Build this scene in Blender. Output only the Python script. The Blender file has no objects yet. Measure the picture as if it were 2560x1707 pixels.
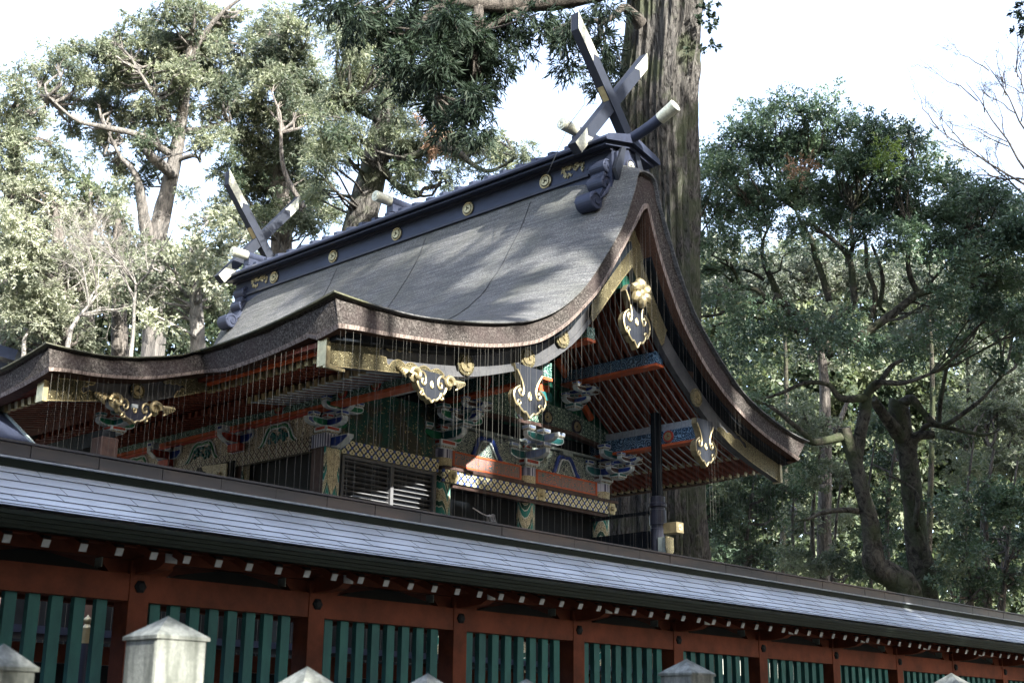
import bpy, math, random
import numpy as np
from mathutils import Vector, Matrix, Quaternion
S = bpy.context.scene
COL = S.collection
R = math.radians
PI = math.pi

# ------------------------------------------------------------------ camera
# world: +X runs along the roofed fence to the right/back, +Y away to the left/back, eye at (0,0,1.6)
EYE = Vector((0, 0, 1.6))
CW = ((0.68184677, -0.2140415, -0.69947925),
      (-0.73142308, -0.18608264, -0.65604384),
      (0.01025966, 0.95893664, -0.28343474))
FP = 3354.56
cd = bpy.data.cameras.new('camera'); cam = bpy.data.objects.new('camera', cd); COL.objects.link(cam)
cam.matrix_world = Matrix.Translation(EYE) @ Matrix(CW).to_4x4()
cd.sensor_width = 36; cd.lens = FP / 2560 * 36; cd.clip_end = 2000; cd.clip_start = .1
cd.dof.use_dof = True; cd.dof.focus_distance = 24; cd.dof.aperture_fstop = 5.6
S.camera = cam

def pt(px, py, dist):
    """a place seen in direction (px,py) of the 2560x1707 photograph, dist metres deep"""
    v = Vector(((px - 1280) / FP, -(py - 853.5) / FP, -1.0)) * dist
    return EYE + Matrix(CW) @ v

# ------------------------------------------------------------------ light
SUN_EL = 29.0
sd = Vector((-0.18, -1.0, 0)); sd.normalize()
SUN = Vector((sd.x * math.cos(R(SUN_EL)), sd.y * math.cos(R(SUN_EL)), math.sin(R(SUN_EL))))
w = bpy.data.worlds.new("World"); S.world = w; w.use_nodes = True
nt = w.node_tree; nt.nodes.clear()
sk = nt.nodes.new('ShaderNodeTexSky'); sk.sky_type = 'NISHITA'; sk.sun_disc = False
sk.sun_elevation = R(SUN_EL); sk.sun_rotation = math.atan2(SUN.x, SUN.y)
sk.air_density = 1.0; sk.dust_density = 2.5; sk.ozone_density = 1.0
bg = nt.nodes.new('ShaderNodeBackground'); bg.inputs[1].default_value = 0.15
ow = nt.nodes.new('ShaderNodeOutputWorld')
vl = nt.nodes.new('ShaderNodeMix'); vl.data_type = 'RGBA'; vl.blend_type = 'ADD'; vl.inputs[0].default_value = 1
vl.inputs[7].default_value = (.75, .62, .52, 1)      # even pale tone added over the whole sky to whiten it
nt.links.new(sk.outputs[0], vl.inputs[6]); nt.links.new(vl.outputs[2], bg.inputs[0]); nt.links.new(bg.outputs[0], ow.inputs[0])
sl = bpy.data.lights.new('sun', 'SUN'); sl.energy = 5.0; sl.angle = R(0.53); sl.color = (1, .94, .84)
so = bpy.data.objects.new('sun', sl); COL.objects.link(so); so.location = (40, -60, 60)
so.rotation_euler = SUN.to_track_quat('Z', 'Y').to_euler()
S.view_settings.view_transform = 'Standard'; S.view_settings.look = 'None'
S.view_settings.gamma = 1; S.view_settings.exposure = 2.2; S.view_settings.use_curve_mapping = False
S.render.film_transparent = False
S.cycles.max_bounces = 6; S.cycles.diffuse_bounces = 3; S.cycles.glossy_bounces = 3
S.cycles.transmission_bounces = 3; S.cycles.sample_clamp_indirect = 4

# ------------------------------------------------------------------ materials
class N:
    """tiny node helper"""
    def __init__(s, name):
        s.m = bpy.data.materials.new(name); s.m.use_nodes = True
        s.t = s.m.node_tree; s.b = s.t.nodes['Principled BSDF']; s.out = s.t.nodes['Material Output']
        s.tc = None
    def new(s, ty, **k):
        n = s.t.nodes.new('ShaderNode' + ty)
        for a, v in k.items(): setattr(n, a, v)
        return n
    def lk(s, a, b): s.t.links.new(a, b)
    def co(s):
        if not s.tc: s.tc = s.new('TexCoord')
        return s.tc.outputs['Object']
    def mapped(s, sc):
        mp = s.new('Mapping'); mp.inputs['Scale'].default_value = sc; s.lk(s.co(), mp.inputs[0]); return mp.outputs[0]
    def math(s, op, a, b=None, c=None):
        n = s.new('Math', operation=op)
        for i, v in enumerate((a, b, c)):
            if v is None: continue
            if isinstance(v, (int, float)): n.inputs[i].default_value = v
            else: s.lk(v, n.inputs[i])
        return n.outputs[0]
    def noise(s, sc, detail=4, rough=.6, vec=None, dist=0):
        n = s.new('TexNoise'); n.inputs['Detail'].default_value = detail; n.inputs['Roughness'].default_value = rough
        n.inputs['Distortion'].default_value = dist
        if isinstance(sc, tuple): s.lk(s.mapped(sc), n.inputs[0]); n.inputs['Scale'].default_value = 1
        else:
            s.lk(vec if vec is not None else s.co(), n.inputs[0]); n.inputs['Scale'].default_value = sc
        return n.outputs[0]
    def voro(s, sc, feature='F1', vec=None):
        n = s.new('TexVoronoi', feature=feature); n.inputs['Scale'].default_value = sc
        s.lk(vec if vec is not None else s.co(), n.inputs[0]); return n
    def ramp(s, f, stops, interp='LINEAR'):
        n = s.new('ValToRGB'); n.color_ramp.interpolation = interp
        while len(n.color_ramp.elements) < len(stops): n.color_ramp.elements.new(.5)
        for e, (p, c) in zip(n.color_ramp.elements, stops):
            e.position = p; e.color = (*c, 1) if len(c) == 3 else c
        s.lk(f, n.inputs[0]); return n.outputs[0]
    def mix(s, f, a, b, blend='MIX'):
        n = s.new('Mix', data_type='RGBA', blend_type=blend)
        for i, v in ((0, f), (6, a), (7, b)):
            if isinstance(v, (int, float)): n.inputs[i].default_value = v
            elif isinstance(v, tuple): n.inputs[i].default_value = (*v, 1)
            else: s.lk(v, n.inputs[i])
        return n.outputs[2]
    def base(s, c):
        if isinstance(c, tuple): s.b.inputs['Base Color'].default_value = (*c, 1)
        else: s.lk(c, s.b.inputs['Base Color'])
    def pr(s, rough=.6, metal=0., spec=.5):
        s.b.inputs['Roughness'].default_value = rough; s.b.inputs['Metallic'].default_value = metal
        s.b.inputs['Specular IOR Level'].default_value = spec
    def bump(s, h, st=.3, dist=.02):
        n = s.new('Bump'); n.inputs['Strength'].default_value = st; n.inputs['Distance'].default_value = dist
        s.lk(h, n.inputs['Height']); s.lk(n.outputs[0], s.b.inputs['Normal'])

MT = {}
def simple(name, c1, c2=None, sc=6., rough=.6, metal=0., bump=0., bsc=None, spec=.18, lo=.35, hi=.65, dist=.02):
    n = N(name)
    if c2 is None: c2 = tuple(v * .7 for v in c1)
    f = n.noise(sc, 5, .65)
    n.base(n.ramp(f, [(lo, c1), (hi, c2)])); n.pr(rough, metal, spec)
    if bump: n.bump(n.noise(bsc or (sc * 4 if not isinstance(sc, tuple) else sc), 4), bump, dist)
    MT[name] = n.m; return n.m

# bark thatch, top face: fine grey fibres running down the slope
n = N('bark_thatch')
f1 = n.noise((5, 18, 9), 8, .85); f2 = n.noise(34, 5, .85); f3 = n.noise(.9, 3, .5)
c = n.ramp(f2, [(.36, (.012, .013, .014)), (.48, (.082, .087, .092)), (.63, (.29, .295, .295))])
c = n.mix(.45, c, n.ramp(f1, [(.35, (.040, .043, .046)), (.62, (.19, .195, .198))]))
c = n.mix(n.ramp(f3, [(.40, (0, 0, 0)), (.7, (.45, .45, .45))]), c, (.085, .09, .07), 'MIX')
sx = n.new('SeparateXYZ'); n.lk(n.co(), sx.inputs[0])
gr = n.math('MULTIPLY', n.math('SUBTRACT', 14.6, sx.outputs[0]), .8)      # moss grows along the damp front eave
mk = n.ramp(n.math('ADD', n.math('MINIMUM', gr, 1.), n.noise(2.6, 5)), [(.85, (0, 0, 0)), (.999, (.55, .55, .55))])
c = n.mix(mk, c, (.12, .125, .05)); lay = n.noise((1.5, 1.5, 26), 3, .6)
c = n.mix(n.ramp(lay, [(.42, (.5, .5, .5)), (.55, (0, 0, 0))]), c, (.045, .05, .055))
n.base(c); n.pr(.95, 0, .2); n.bump(f2, .9, .03); MT['bark_thatch'] = n.m
# mossier thatch near the eave
n = N('thatch_edge')
f1 = n.noise(26, 7, .8); f3 = n.noise(1.1, 2)
c = n.ramp(f1, [(.40, (.013, .012, .011)), (.52, (.058, .053, .050)), (.66, (.165, .155, .148))])
c = n.mix(n.ramp(f3, [(.4, (0, 0, 0)), (.65, (.6, .6, .6))]), c, (.055, .042, .042))
n.base(c); n.pr(.95, 0, .15); n.bump(f1, .8, .03); MT['thatch_edge'] = n.m
n = N('shingle_strip')
f1 = n.noise((30, 30, 2), 4, .7)
n.base(n.ramp(f1, [(.38, (.08, .062, .055)), (.6, (.26, .22, .20))])); n.pr(.9, 0, .2); n.bump(f1, .6, .02); MT['shingle_strip'] = n.m
simple('thatch_soffit', (.10, .055, .04), (.05, .03, .022), (2, 30, 30), .9)
# ridge / lacquer
simple('black_lacquer', (.030, .034, .052), (.022, .025, .036), 3, .38, 0, .05, 20)
simple('blue_black_metal', (.038, .047, .078), (.028, .034, .055), (8, 1, 3), .45, .25, .12, 9)
simple('slate_panel', (.020, .024, .032), (.015, .018, .026), 3, .42, .0, .08, 12, .4)
simple('fascia_orange', (.70, .15, .05), (.58, .12, .045), 5, .6)
simple('finial_navy', (.015, .020, .033), (.011, .015, .025), 3, .62, .0, .1, 12, .3)
simple('weathered_lacquer', (.085, .088, .095), (.05, .054, .062), 2.5, .5, spec=.3)
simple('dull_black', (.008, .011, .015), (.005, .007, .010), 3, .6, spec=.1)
# gilt
n = N('gilt_plain'); f = n.noise(9, 5); n.base(n.ramp(f, [(.3, (.46, .40, .24)), (.7, (.29, .25, .15))])); n.pr(.42, .75); n.bump(n.noise(14, 3), .12, .02); MT['gilt_plain'] = n.m
n = N('gilt_embossed'); v = n.voro(16); f = n.math('SINE', n.math('MULTIPLY', v.outputs['Distance'], 26.0))
n.base(n.ramp(f, [(.15, (.12, .10, .05)), (.5, (.30, .27, .15)), (.85, (.48, .44, .27))])); n.pr(.5, .4); n.bump(f, 1., .02); MT['gilt_embossed'] = n.m
n = N('pale_gilt'); f = n.noise(20, 4); n.base(n.ramp(f, [(.35, (.55, .56, .46)), (.65, (.36, .37, .30))])); n.pr(.5, .45); n.bump(f, .3, .01); MT['pale_gilt'] = n.m
# lacquers
simple('copper_line', (.03, .035, .05), None, 4, .5)
simple('red_lacquer', (.42, .085, .04), (.30, .06, .03), 4, .5, 0, .05)
simple('fence_red', (.13, .040, .024), (.07, .024, .016), 3, .65, 0, .08, 20, .1)
simple('rafter_red', (.20, .05, .028), (.13, .036, .022), 5, .6)
simple('orange_board', (.46, .105, .04), (.34, .08, .035), 5, .55)
simple('brown_lacquer', (.07, .045, .04), (.045, .03, .028), 8, .6)
simple('white_paint', (.36, .40, .45), (.24, .27, .31), 14, .7)
simple('grey_paint', (.26, .31, .30), (.18, .22, .22), 12, .6)
simple('slat_green', (.025, .12, .12), (.018, .08, .09), (6, 6, 2), .55, 0, .05)
simple('deep_green', (.012, .09, .06), (.01, .05, .04), 5, .55)
simple('paint_green', (.015, .16, .075), (.012, .11, .06), 9, .5)
simple('paint_blue', (.02, .05, .26), (.018, .04, .16), 9, .5)
simple('paint_teal', (.02, .14, .14), (.02, .09, .10), 9, .5)
simple('paint_red', (.38, .06, .04), (.26, .05, .035), 9, .5)
simple('pale_blue', (.30, .40, .66), (.22, .30, .52), 9, .55)
simple('outline_pale', (.55, .62, .66), (.42, .48, .50), 12, .55)
simple('cord', (.13, .13, .12), (.09, .09, .08), 3, .7)
simple('cable', (.03, .035, .04), None, 3, .6)
# copper sheet roof of the fence
n = N('copper_sheet')
f = n.noise((.5, 2, 2), 5, .6); g = n.noise(1.4, 3)
n.base(n.ramp(f, [(.3, (.47, .52, .56)), (.55, (.58, .62, .66)), (.75, (.52, .58, .59))]))
n.pr(.36, .55); rr = n.ramp(g, [(.3, (.28,) * 3), (.7, (.48,) * 3)]); n.lk(rr, n.b.inputs['Roughness'])
n.bump(n.noise(2.2, 2), .25, .03); MT['copper_sheet'] = n.m
n = N('ridge_copper')
f = n.noise((.7, 3, 3), 4, .6)
n.base(n.ramp(f, [(.3, (.020, .024, .036)), (.5, (.040, .040, .050)), (.72, (.085, .065, .062))])); n.pr(.42, .3, .4); n.bump(n.noise(3, 2), .2, .03); MT['ridge_copper'] = n.m
simple('eave_layers', (.010, .018, .015), (.006, .010, .009), (1, 8, 60), .7, 0, .3, (1, 8, 60), .2)
# stone
n = N('granite')
f = n.noise(70, 5, .7); g = n.noise((9, 9, 1.6), 4, .6)
c = n.ramp(f, [(.3, (.15, .165, .155)), (.7, (.29, .31, .28))])
c = n.mix(n.ramp(g, [(.46, (0, 0, 0)), (.58, (.85, .85, .85))]), c, (.065, .075, .065)); n.base(c); n.pr(.85); n.bump(f, .25, .01); MT['granite'] = n.m

def uv_plane(n, k):
    sx = n.new('SeparateXYZ'); n.lk(n.co(), sx.inputs[0])
    u = n.math('MULTIPLY', n.math('ADD', sx.outputs[0], sx.outputs[1]), k)
    v = n.math('MULTIPLY', sx.outputs[2], k)
    return u, v
def floral(name, P, z0, gold, blue, dark):
    """quatrefoil flowers on a quincunx lattice with blue stars between them"""
    n = N(name); sx = n.new('SeparateXYZ'); n.lk(n.co(), sx.inputs[0])
    u = n.math('MULTIPLY', n.math('ADD', sx.outputs[0], sx.outputs[1]), 1 / P); v = n.math('MULTIPLY', n.math('SUBTRACT', sx.outputs[2], z0), 1 / P)
    def cell(du, dv):
        a = n.math('SUBTRACT', n.math('FRACT', n.math('ADD', u, du)), .5); b = n.math('SUBTRACT', n.math('FRACT', n.math('ADD', v, dv)), .5)
        r = n.math('SQRT', n.math('ADD', n.math('MULTIPLY', a, a), n.math('MULTIPLY', b, b))); t = n.math('ARCTAN2', b, a); return r, t
    m1 = None
    for du, dv in ((0, .5), (.5, 0)):
        r, t = cell(du, dv)
        R_ = n.math('MULTIPLY_ADD', n.math('ABSOLUTE', n.math('COSINE', n.math('MULTIPLY', t, 2))), .12, .215)
        q = n.math('MULTIPLY', n.math('LESS_THAN', r, R_), n.math('GREATER_THAN', r, .085)); m1 = q if m1 is None else n.math('MAXIMUM', m1, q)
    m2 = None
    for du, dv in ((0, 0), (.5, .5)):
        r, t = cell(du, dv); R_ = n.math('MULTIPLY_ADD', n.math('COSINE', n.math('MULTIPLY', t, 4)), .05, .20)
        q = n.math('LESS_THAN', r, R_); m2 = q if m2 is None else n.math('MAXIMUM', m2, q)
    n.base(n.mix(m1, n.mix(m2, dark, blue), gold)); n.pr(.5, .1, .2); MT[name] = n.m
floral('floral_band', .20, 6.985, (.58, .56, .38), (.035, .07, .24), (.03, .04, .045))
floral('floral_sill', .20, 6.795, (.58, .56, .38), (.035, .07, .24), (.03, .04, .045))
floral('lattice_band', .17, 7.0, (.30, .28, .22), (.10, .07, .06), (.025, .02, .02))
def scroll(name, bgc, line, ksc=7., bg2=None):
    n = N(name); wv = n.noise(3.2, 2); 
    vec = n.mix(.10, n.co(), wv); v = n.voro(ksc, vec=n.co())
    f = n.math('SINE', n.math('MULTIPLY', v.outputs['Distance'], 30.0))
    g = n.math('ADD', f, n.math('MULTIPLY', n.math('SUBTRACT', n.noise(22, 2), .5), 3.))
    f = n.math('MULTIPLY_ADD', g, .5, .5)
    c2 = bg2 or tuple(c * .4 for c in bgc)
    n.base(n.ramp(f, [(0, c2), (.35, bgc), (.80, line)], 'CONSTANT')); n.pr(.5); MT[name] = n.m
scroll('scroll_green', (.015, .10, .075), (.24, .36, .34), 5.5)
scroll('scroll_blue', (.015, .07, .16), (.20, .33, .48), 5.5)
scroll('scroll_orange', (.50, .13, .055), (.05, .14, .15), 6, (.04, .10, .13))
scroll('scroll_pale', (.30, .27, .20), (.50, .47, .38), 7, (.08, .07, .05))
scroll('painted_carving', (.07, .12, .11), (.36, .40, .34), 8, (.02, .035, .05))
scroll('brocade_gold', (.42, .37, .22), (.10, .08, .05), 14, (.56, .50, .32))
n = N('hexagon_brocade'); u, v = uv_plane(n, 1.)
def wav(a, b): return n.math('COSINE', n.math('ADD', n.math('MULTIPLY', u, a), n.math('MULTIPLY', v, b)))
K = 2 * PI / .17
s3 = n.math('ADD', n.math('ADD', wav(0, K), wav(K * .866, K * .5)), wav(K * .866, -K * .5))
f = n.math('MULTIPLY_ADD', n.math('SINE', n.math('MULTIPLY', s3, 3.0)), .5, .5)
n.base(n.ramp(f, [(0, (.015, .045, .04)), (.45, (.02, .09, .075)), (.72, (.26, .34, .26))], 'CONSTANT')); n.pr(.5); MT['hexagon_brocade'] = n.m
n = N('pine_painting'); v1 = n.voro(4.2); f = n.noise(3, 6)
c = n.ramp(n.math('SINE', n.math('MULTIPLY', v1.outputs['Distance'], 34.)), [(.0, (.012, .06, .05)), (.5, (.025, .10, .08)), (.8, (.012, .035, .03))])
c = n.mix(n.ramp(n.noise(2.2, 3), [(.46, (0, 0, 0)), (.56, (.85, .85, .85))]), c, (.05, .045, .035))
g = n.noise(20, 3); n.base(n.mix(n.ramp(g, [(.63, (0, 0, 0)), (.67, (.85, .85, .85))]), c, (.42, .37, .20))); n.pr(.6, 0, .15); MT['pine_painting'] = n.m
n = N('ribbed_capital'); u, v = uv_plane(n, 2 * PI * 14)
n.base(n.ramp(n.math('MULTIPLY_ADD', n.math('SINE', u), .5, .5), [(.2, (.05, .06, .12)), (.6, (.34, .37, .52)), (.9, (.48, .50, .60))])); n.pr(.5); MT['ribbed_capital'] = n.m
n = N('pillar_paint')
sx = n.new('SeparateXYZ'); n.lk(n.co(), sx.inputs[0])
xx = n.math('PINGPONG', n.math('ADD', sx.outputs[0], sx.outputs[1]), .09)
f = n.math('FRACT', n.math('ADD', n.math('MULTIPLY', sx.outputs[2], 1.9), n.math('MULTIPLY', xx, 6.5)))
br = n.noise(60, 3)
gold = n.ramp(br, [(.44, (.09, .08, .05)), (.5, (.46, .43, .30))])
mk = n.ramp(f, [(0, (1, 1, 1)), (.40, (0, 0, 0))], 'CONSTANT')
other = n.ramp(f, [(.40, (.45, .48, .42)), (.46, (.02, .17, .15)), (.72, (.40, .43, .38)), (.77, (.015, .06, .045)), (.96, (.42, .44, .36))], 'CONSTANT')
n.base(n.mix(mk, other, gold)); n.pr(.5, .05, .2); MT['pillar_paint'] = n.m

# bark & wood
def bark(name, c1, c2, sc=(6, 6, .8), moss=None, st=.9):
    n = N(name); f = n.noise(sc, 8, .7, dist=1.0)
    c = n.ramp(f, [(.38, c1), (.5, tuple((a + b) / 2 for a, b in zip(c1, c2))), (.62, c2)])
    if moss: c = n.mix(n.ramp(n.noise(.9, 4), [(.48, (0, 0, 0)), (.6, (.7, .7, .7))]), c, moss)
    n.base(c); n.pr(.95, 0, .1); n.bump(f, st, .12); MT[name] = n.m
bark('cedar_bark', (.010, .010, .010), (.15, .145, .138), (11, 11, 1.1), (.07, .085, .05), 1.0)
bark('old_bark', (.05, .046, .044), (.20, .185, .17), (7, 7, 1.1))
bark('grey_bark', (.06, .06, .06), (.21, .20, .19), (7, 7, .9))
bark('pale_bark', (.13, .125, .12), (.32, .31, .29), (6, 6, 2))
bark('oak_bark', (.016, .016, .014), (.095, .09, .075), (4, 4, 3), (.045, .06, .03))
bark('dark_branch', (.03, .028, .026), (.11, .10, .09), (8, 8, 3))

def leaf(name, c1, c2, c3=None, trans=.35, rough=.5, spec=.4):
    n = N(name)
    g = n.new('NewGeometry'); rnd = g.outputs['Random Per Island']
    st = [(0, c1), (.55, c2)] + ([(1, c3)] if c3 else [])
    c = n.ramp(rnd, st)
    c = n.mix(.6, c, n.ramp(n.noise(.55, 3), [(.38, tuple(v * .55 for v in c1)), (.66, tuple(min(1, v * 1.35) for v in (c3 or c2)))]))
    n.base(c); n.pr(rough, 0, spec)
    tr = n.new('BsdfTranslucent'); n.lk(n.mix(1., c, (1.25, 1.35, .9), 'MULTIPLY'), tr.inputs[0])
    mx = n.new('MixShader'); mx.inputs[0].default_value = trans
    n.lk(n.b.outputs[0], mx.inputs[1]); n.lk(tr.outputs[0], mx.inputs[2]); n.lk(mx.outputs[0], n.out.inputs[0]); MT[name] = n.m
leaf('cedar_leaf', (.052, .085, .064), (.12, .158, .115), (.27, .29, .205))
leaf('cedar_leaf_cool', (.04, .075, .052), (.08, .12, .08), (.15, .17, .11))
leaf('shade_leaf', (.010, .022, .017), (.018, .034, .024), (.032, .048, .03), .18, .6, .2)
leaf('cypress_leaf', (.052, .082, .064), (.115, .15, .115), (.25, .27, .20))
leaf('pale_leaf', (.17, .20, .155), (.28, .305, .24), (.40, .415, .335))
leaf('olive_leaf', (.075, .105, .08), (.15, .18, .135), (.26, .28, .215))
leaf('broad_leaf', (.038, .078, .060), (.068, .122, .085), (.13, .185, .11), .25, .38, .5)
leaf('bright_leaf', (.06, .11, .025), (.10, .16, .04), (.16, .2, .06), .5, .4)
leaf('far_leaf', (.05, .075, .065), (.10, .13, .11), (.20, .22, .19))
leaf('brown_leaf', (.12, .07, .045), (.2, .12, .08), (.26, .17, .12))
leaf('fence_backdrop_leaf', (.03, .05, .03), (.05, .08, .04), None)

# ------------------------------------------------------------------ mesh helpers
class M:
    def __init__(s): s.v = []; s.f = []; s.mi = []; s.cur = 0
    def add(s, vs, fs):
        b = len(s.v); s.v += [tuple(v) for v in vs]
        for f in fs: s.f.append(tuple(b + i for i in f)); s.mi.append(s.cur)
        return s
    def box(s, c, d, rz=0, rot=None):
        hx, hy, hz = d[0] / 2, d[1] / 2, d[2] / 2
        vs = [Vector((x * hx, y * hy, z * hz)) for x in (-1, 1) for y in (-1, 1) for z in (-1, 1)]
        q = rot if rot else Matrix.Rotation(rz, 3, 'Z')
        vs = [q @ v + Vector(c) for v in vs]
        return s.add(vs, [(0, 1, 3, 2), (4, 6, 7, 5), (0, 4, 5, 1), (2, 3, 7, 6), (0, 2, 6, 4), (1, 5, 7, 3)])
    def b2(s, lo, hi):
        return s.box([(a + b) / 2 for a, b in zip(lo, hi)], [abs(b - a) for a, b in zip(lo, hi)])
    def bar(s, p, q, wd, h, up=(0, 0, 1)):
        p = Vector(p); q = Vector(q); d = (q - p); L = d.length; d.normalize()
        u = Vector(up); x = d.cross(u); x.normalize(); u = x.cross(d)
        m = Matrix((d, x, u)).transposed()
        return s.box((p + q) / 2, (L, wd, h), rot=m)
    def prism(s, poly, a, b, plane='xz'):
        """poly of 2D points extruded from a to b along the third axis"""
        n = len(poly)
        def P(u, v, t):
            return (u, t, v) if plane == 'xz' else ((t, u, v) if plane == 'yz' else (u, v, t))
        vs = [P(u, v, a) for u, v in poly] + [P(u, v, b) for u, v in poly]
        fs = [tuple(range(n)), tuple(range(2 * n - 1, n - 1, -1))]
        fs += [(i, (i + 1) % n + 0, (i + 1) % n + n, i + n) for i in range(n)]
        return s.add(vs, fs)
    def strip(s, lo, up, a, b, plane='xz'):
        """solid band between two matched 2D curves, thickness a..b"""
        n = len(lo)
        def P(p, t):
            return (p[0], t, p[1]) if plane == 'xz' else ((t, p[0], p[1]) if plane == 'yz' else (p[0], p[1], t))
        vs = []
        for l, u in zip(lo, up): vs += [P(l, a), P(u, a), P(u, b), P(l, b)]
        fs = [(0, 1, 2, 3), tuple(4 * (n - 1) + i for i in (3, 2, 1, 0))]
        for i in range(n - 1):
            o = 4 * i
            for j in range(4): fs.append((o + j, o + 4 + j, o + 4 + (j + 1) % 4, o + (j + 1) % 4))
        return s.add(vs, fs)
    def tube(s, pts, rad, seg=8, cap=True, wob=0, rng=None):
        pts = [Vector(p) for p in pts]; n = len(pts)
        if not hasattr(rad, '__len__'): rad = [rad] * n
        vs = []; prev = None
        for i, p in enumerate(pts):
            d = pts[min(i + 1, n - 1)] - pts[max(i - 1, 0)]
            if d.length < 1e-9: d = Vector((0, 0, 1))
            d.normalize()
            if prev is None:
                a = Vector((0, 0, 1)) if abs(d.z) < .9 else Vector((1, 0, 0)); x = d.cross(a); x.normalize()
            else:
                x = prev - d * prev.dot(d)
                if x.length < 1e-6: x = d.cross(Vector((.3, .5, .8)))
                x.normalize()
            prev = x; y = d.cross(x)
            for k in range(seg):
                an = 2 * PI * k / seg; rr = rad[i] * (1 + (rng.uniform(-wob, wob) if wob else 0))
                vs.append(p + (x * math.cos(an) + y * math.sin(an)) * rr)
        fs = []
        for i in range(n - 1):
            for k in range(seg):
                k2 = (k + 1) % seg; fs.append((i * seg + k, i * seg + k2, (i + 1) * seg + k2, (i + 1) * seg + k))
        if cap: fs += [tuple(range(seg - 1, -1, -1)), tuple((n - 1) * seg + k for k in range(seg))]
        return s.add(vs, fs)
    def lathe(s, prof, c, seg=20, axis='z'):
        vs = []
        for r, h in prof:
            for k in range(seg):
                a = 2 * PI * k / seg; u, v = r * math.cos(a), r * math.sin(a)
                vs.append((c[0] + u, c[1] + v, c[2] + h) if axis == 'z' else ((c[0] + u, c[1] + h, c[2] + v) if axis == 'y' else (c[0] + h, c[1] + u, c[2] + v)))
        fs = []
        for i in range(len(prof) - 1):
            for k in range(seg):
                k2 = (k + 1) % seg; fs.append((i * seg + k, i * seg + k2, (i + 1) * seg + k2, (i + 1) * seg + k))
        fs += [tuple(range(seg - 1, -1, -1)), tuple((len(prof) - 1) * seg + k for k in range(seg))]
        return s.add(vs, fs)
    def mat(s, i): s.cur = i; return s
    def build(s, name, mats, parent=None, smooth=False, bevel=0, world=True):
        me = bpy.data.meshes.new(name); me.from_pydata(s.v, [], s.f)
        mats = mats if isinstance(mats, (list, tuple)) else [mats]
        for m_ in mats: me.materials.append(MT[m_] if isinstance(m_, str) else m_)
        if len(mats) > 1: me.polygons.foreach_set('material_index', s.mi)
        me.update(); me.validate()
        if smooth: me.polygons.foreach_set('use_smooth', [True] * len(me.polygons)); 
        o = bpy.data.objects.new(name, me); COL.objects.link(o)
        if smooth: 
            try: me.set_sharp_from_angle(angle=R(40))
            except Exception: pass
        if parent:
            o.parent = parent
            if world and parent.type == 'EMPTY': o.location = -Vector(parent.location)
        if bevel:
            b = o.modifiers.new('bevel', 'BEVEL'); b.width = bevel; b.segments = 2; b.limit_method = 'ANGLE'
        return o

def tag(o, label=None, cat=None, group=None, kind=None):
    if label: o['label'] = label
    if cat: o['category'] = cat
    if group: o['group'] = group
    if kind: o['kind'] = kind
    return o
def empty(name, loc, label, cat, group=None):
    o = bpy.data.objects.new(name, None); COL.objects.link(o); o.location = loc; o.empty_display_size = .2
    return tag(o, label, cat, group)
def copy_tree(o, parent=None):
    c = o.copy(); COL.objects.link(c)
    if parent: c.parent = parent
    for ch in list(o.children): copy_tree(ch, c)
    return c
def interp(prof, x):
    if x <= prof[0][0]: return prof[0][1]
    for (a, b), (c, d) in zip(prof, prof[1:]):
        if x <= c: return b + (d - b) * (x - a) / (c - a)
    return prof[-1][1]
def smooth_curve(ps, n):
    """Catmull-Rom resample"""
    ps = [Vector(p) for p in ps]; out = []
    m = len(ps)
    for i in range(n):
        t = i / (n - 1) * (m - 1); k = min(int(t), m - 2); u = t - k
        p0, p1, p2, p3 = ps[max(k - 1, 0)], ps[k], ps[k + 1], ps[min(k + 2, m - 1)]
        out.append(.5 * ((2 * p1) + (-p0 + p2) * u + (2 * p0 - 5 * p1 + 4 * p2 - p3) * u * u + (-p0 + 3 * p1 - 3 * p2 + p3) * u ** 3))
    return out
# ================================================================== GROUND
g = M(); g.b2((-900, -900, -.3), (900, 900, 0)); 
n = N('forest_floor'); f = n.noise(1.5, 6); n.base(n.ramp(f, [(.4, (.10, .085, .06)), (.6, (.20, .18, .13))])); n.pr(.95)
n.bump(n.noise(12, 4), .4, .05); MT['forest_floor'] = n.m
tag(g.build('ground', 'forest_floor'), kind='structure')

# ================================================================== SHRINE HALL
hall = empty('shrine_hall', (21.75, 23.9, 0), 'large black and gold shrine hall with a sweeping bark-thatched gable roof, behind the roofed fence', 'shrine')
CX = 21.75; Y0, Y1 = 16.4, 31.4; KY0, KY1 = 20.14, 27.66
VT = [(13.21, 8.61), (13.73, 8.59), (14.29, 8.59), (15.0, 8.62), (15.73, 8.71), (16.77, 8.90), (17.59, 9.10), (18.16, 9.29), (18.81, 9.64), (19.37, 10.08),
      (19.82, 10.56), (20.42, 11.34), (20.91, 12.08), (21.15, 12.60), (21.33, 13.03), (21.46, 13.42), (21.75, 13.52), (22.06, 13.42), (22.22, 12.92), (22.53, 12.26),
      (22.85, 11.59), (23.42, 10.69), (24.1, 10.03), (24.62, 9.62), (25.12, 9.28), (25.75, 9.0), (26.41, 8.80), (27.2, 8.62), (28.02, 8.54)]
VB = [(13.34, 8.0), (13.80, 8.06), (14.33, 8.10), (15.06, 8.18), (15.82, 8.27), (16.95, 8.46), (17.93, 8.72), (18.5, 8.97), (19.15, 9.42), (19.75, 9.98),
      (20.22, 10.48), (20.88, 11.42), (21.32, 12.08), (21.50, 12.36), (21.62, 12.55), (21.70, 12.62), (21.75, 12.65), (21.80, 12.62), (21.88, 12.36), (22.12, 11.75),
      (22.42, 11.15), (22.95, 10.32), (23.62, 9.62), (24.15, 9.22), (24.7, 8.88), (25.35, 8.58), (26.1, 8.32), (26.85, 8.13), (27.5, 7.97)]
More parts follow.
